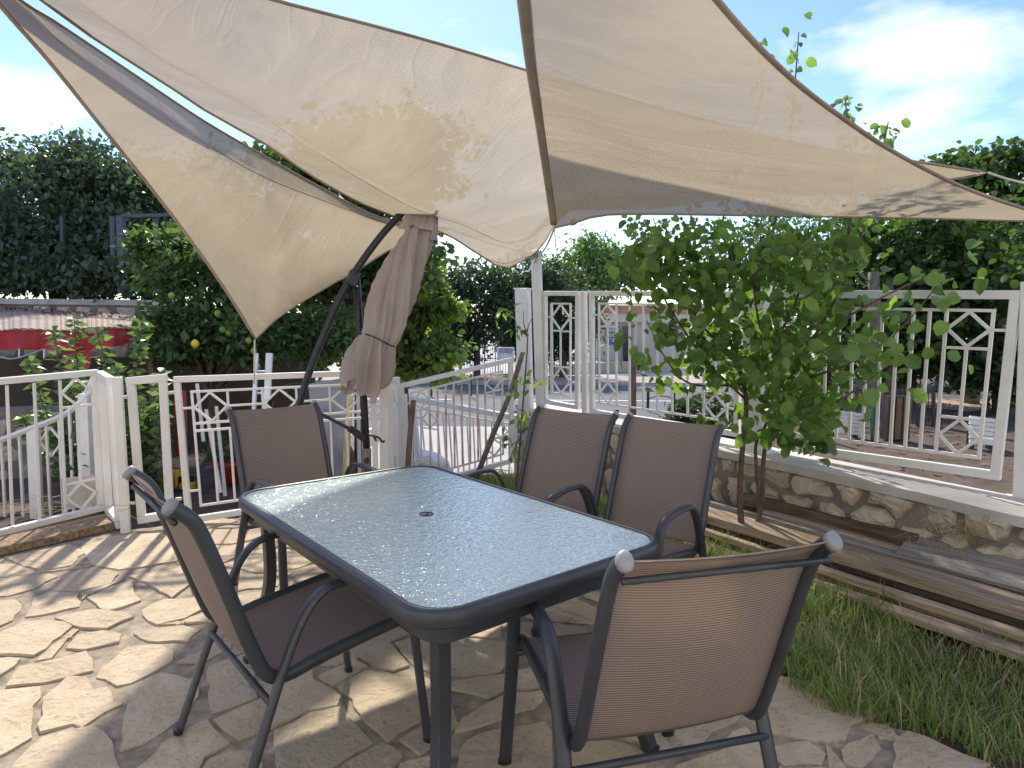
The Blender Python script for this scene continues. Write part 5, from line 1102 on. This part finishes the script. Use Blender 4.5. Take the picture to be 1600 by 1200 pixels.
# plaque with red and blue marks
pq = at(790, 553, 20); pe = thing('number_plaque', 'white plaque with red and blue marks left of the white pillar', 'sign', pq); k = 20/1015
MB().box((0, 0, 0), (27*k, .03, 21*k)).build('plate', M['plaque'], pe, bevel=.01)
for i, (x, h_, c_) in enumerate(((-9, 8, 'redp'), (-6, 8, 'blue'), (-2.5, 7, 'blue'), (.5, 7, 'redp'), (3.5, 8, 'redp'), (7, 8, 'blue'), (10, 7, 'blue'))):
    m_ = MB(); x *= k; hh = h_*k/2; z0 = .10
    m_.bar((x-.6*k, -.02, z0-hh), (x+.6*k, -.02, z0+hh), .02, .025); m_.bar((x-.5*k, -.021, z0+hh*.3), (x+1.1*k, -.021, z0+hh*.4), .02, .02); m_.build('mark', M[c_], pe)
for x in (-11, 11): MB().bar((x*k, .03, -10*k), (x*k, .03, -60*k), .05).build('leg', M['galv'], pe)
# garden behind the right panel: slatted white boards, mesh fence, bins
for (x0, x1, y0, y1, Y, lb) in ((1515, 1562, 652, 695, 5.2, 'white slatted board behind the right diamond column'), (1298, 1348, 643, 678, 5.7, 'white slatted board low behind the tree leaves')):
    c0 = at((x0+x1)/2, (y0+y1)/2, Y); e = thing('slatted_board', lb, 'board', c0); n = 6
    for kx in range(n):
        z = (y0+(y1-y0)*(kx+.5)/n); MB().bar(at(x0, z-3, Y)-c0, at(x1, z+3, Y)-c0, .02, (y1-y0)/n*.86*Y/1015).build('slat', M['plaque'], e)
    for x in (x0+8, x1-8): MB().bar(Vector((at(x, y0, Y).x-c0.x, .03, (y1-y0)/2*Y/1015)), Vector((at(x, y0, Y).x-c0.x, .03, .44-c0.z)), .04).build('leg', M['black'], e)
mf = at(1440, 660, 6.4); me_ = thing('mesh_fence', 'black mesh fence between the trunks of the right grove', 'fence', mf)
for x in range(1290, 1480, 24): MB().bar(at(x, 667, 6.4)-mf, at(x, 607, 6.4)-mf, .022).build('post', M['black'], me_)
for y in (614, 658): MB().bar(at(1285, y, 6.4)-mf, at(1475, y-6, 6.4)-mf, .014).build('rail', M['black'], me_)
mb = MB()
for x in range(1286, 1476, 5): mb.bar(at(x, 662, 6.42)-mf, at(x, 612, 6.42)-mf, .006)
mb.build('wires', M['black'], me_, kind='stuff')
for x, lb in ((1293, 'green fence post low behind the small tree'), (1366, 'green fence post beside the grey trunk')): MB().bar(at(x, 690, 5.5), at(x, 635, 5.5), .04).build('green_post', M['green'], label=lb, cat='post')
for x, lb in ((1388, 'left dark slatted bin behind the right panel'), (1404, 'right dark slatted bin behind the right panel')):
    c0 = at(x, 690, 5.6); c0.z = .45; e = thing('litter_bin', lb, 'bin', c0); MB().box((0, 0, .2), (.10, .10, .38)).build('body', M['black'], e)
    for kx in range(-2, 3): MB().box((kx*.026, -.055, .2), (.015, .01, .36)).build('slat', M['boardb'], e)
n = 2600; C = np.c_[rng.uniform(2.4, 9, n), rng.uniform(4.2, 11, n), np.full(n, .46)]; V, T_ = leafV(C, rng.uniform(.03, .08, n), LEAF_O, unit(rng.normal(size=(n, 3))*np.array([1, 1, .2])), flat=.9); obj('leaf_litter', npmesh('leaf_litter', V, T_, M['litter']), label='dry leaves on the soil under the right grove', cat='leaf litter', kind='stuff')

# ================================================================== unseen house the sails tie to, added behind the viewer to bounce light
hs_ = empty('house', (-.5, -2.4, 0), label='cream rendered house at the back of the patio, unseen, added to bounce light', cat='house')
wl = MB()
for x0, x1, z0, z1 in ((-6.5, -3.2, -1, 5.2), (-3.2, -1.6, 2.1, 5.2), (-3.2, -1.6, -1, .9), (-1.6, .4, -1, 5.2), (.4, 1.5, 2.15, 5.2), (1.5, 6.5, -1, 5.2)): wl.box(((x0+x1)/2, -.15, (z0+z1)/2), (x1-x0, .3, z1-z0))
wl.build('wall', plain('house_render', (.66, .635, .585), .9, 0, 1.5, .08, .3, 60), hs_)
MB().box((0, -.6, 5.28), (13.6, 2.0, .16)).build('roof_slab', M['concrete'], hs_)
dr_ = MB().box((.95, -.12, 1.07), (1.08, .06, 2.14)).build('door', M['boardb'], hs_, bevel=.006); MB().tube([(.55, -.05, 1.0), (.55, -.02, 1.0), (.66, -.02, 1.0)], .011, 8).build('handle', M['galv'], dr_)
wi = MB().box((-2.4, -.2, 1.5), (1.56, .02, 1.16)).build('window', M['glassdark'], hs_)
fm = MB()
for a, b in (((-3.17, -.16, .93), (-1.63, -.16, .93)), ((-3.17, -.16, 2.07), (-1.63, -.16, 2.07)), ((-3.17, -.16, .96), (-3.17, -.16, 2.04)), ((-1.63, -.16, .96), (-1.63, -.16, 2.04)), ((-2.4, -.16, .96), (-2.4, -.16, 2.04))): fm.bar(a, b, .05)
fm.build('frame', M['white'], wi); MB().box((-2.4, .03, .87), (1.75, .16, .05)).build('sill', M['concrete'], wi)
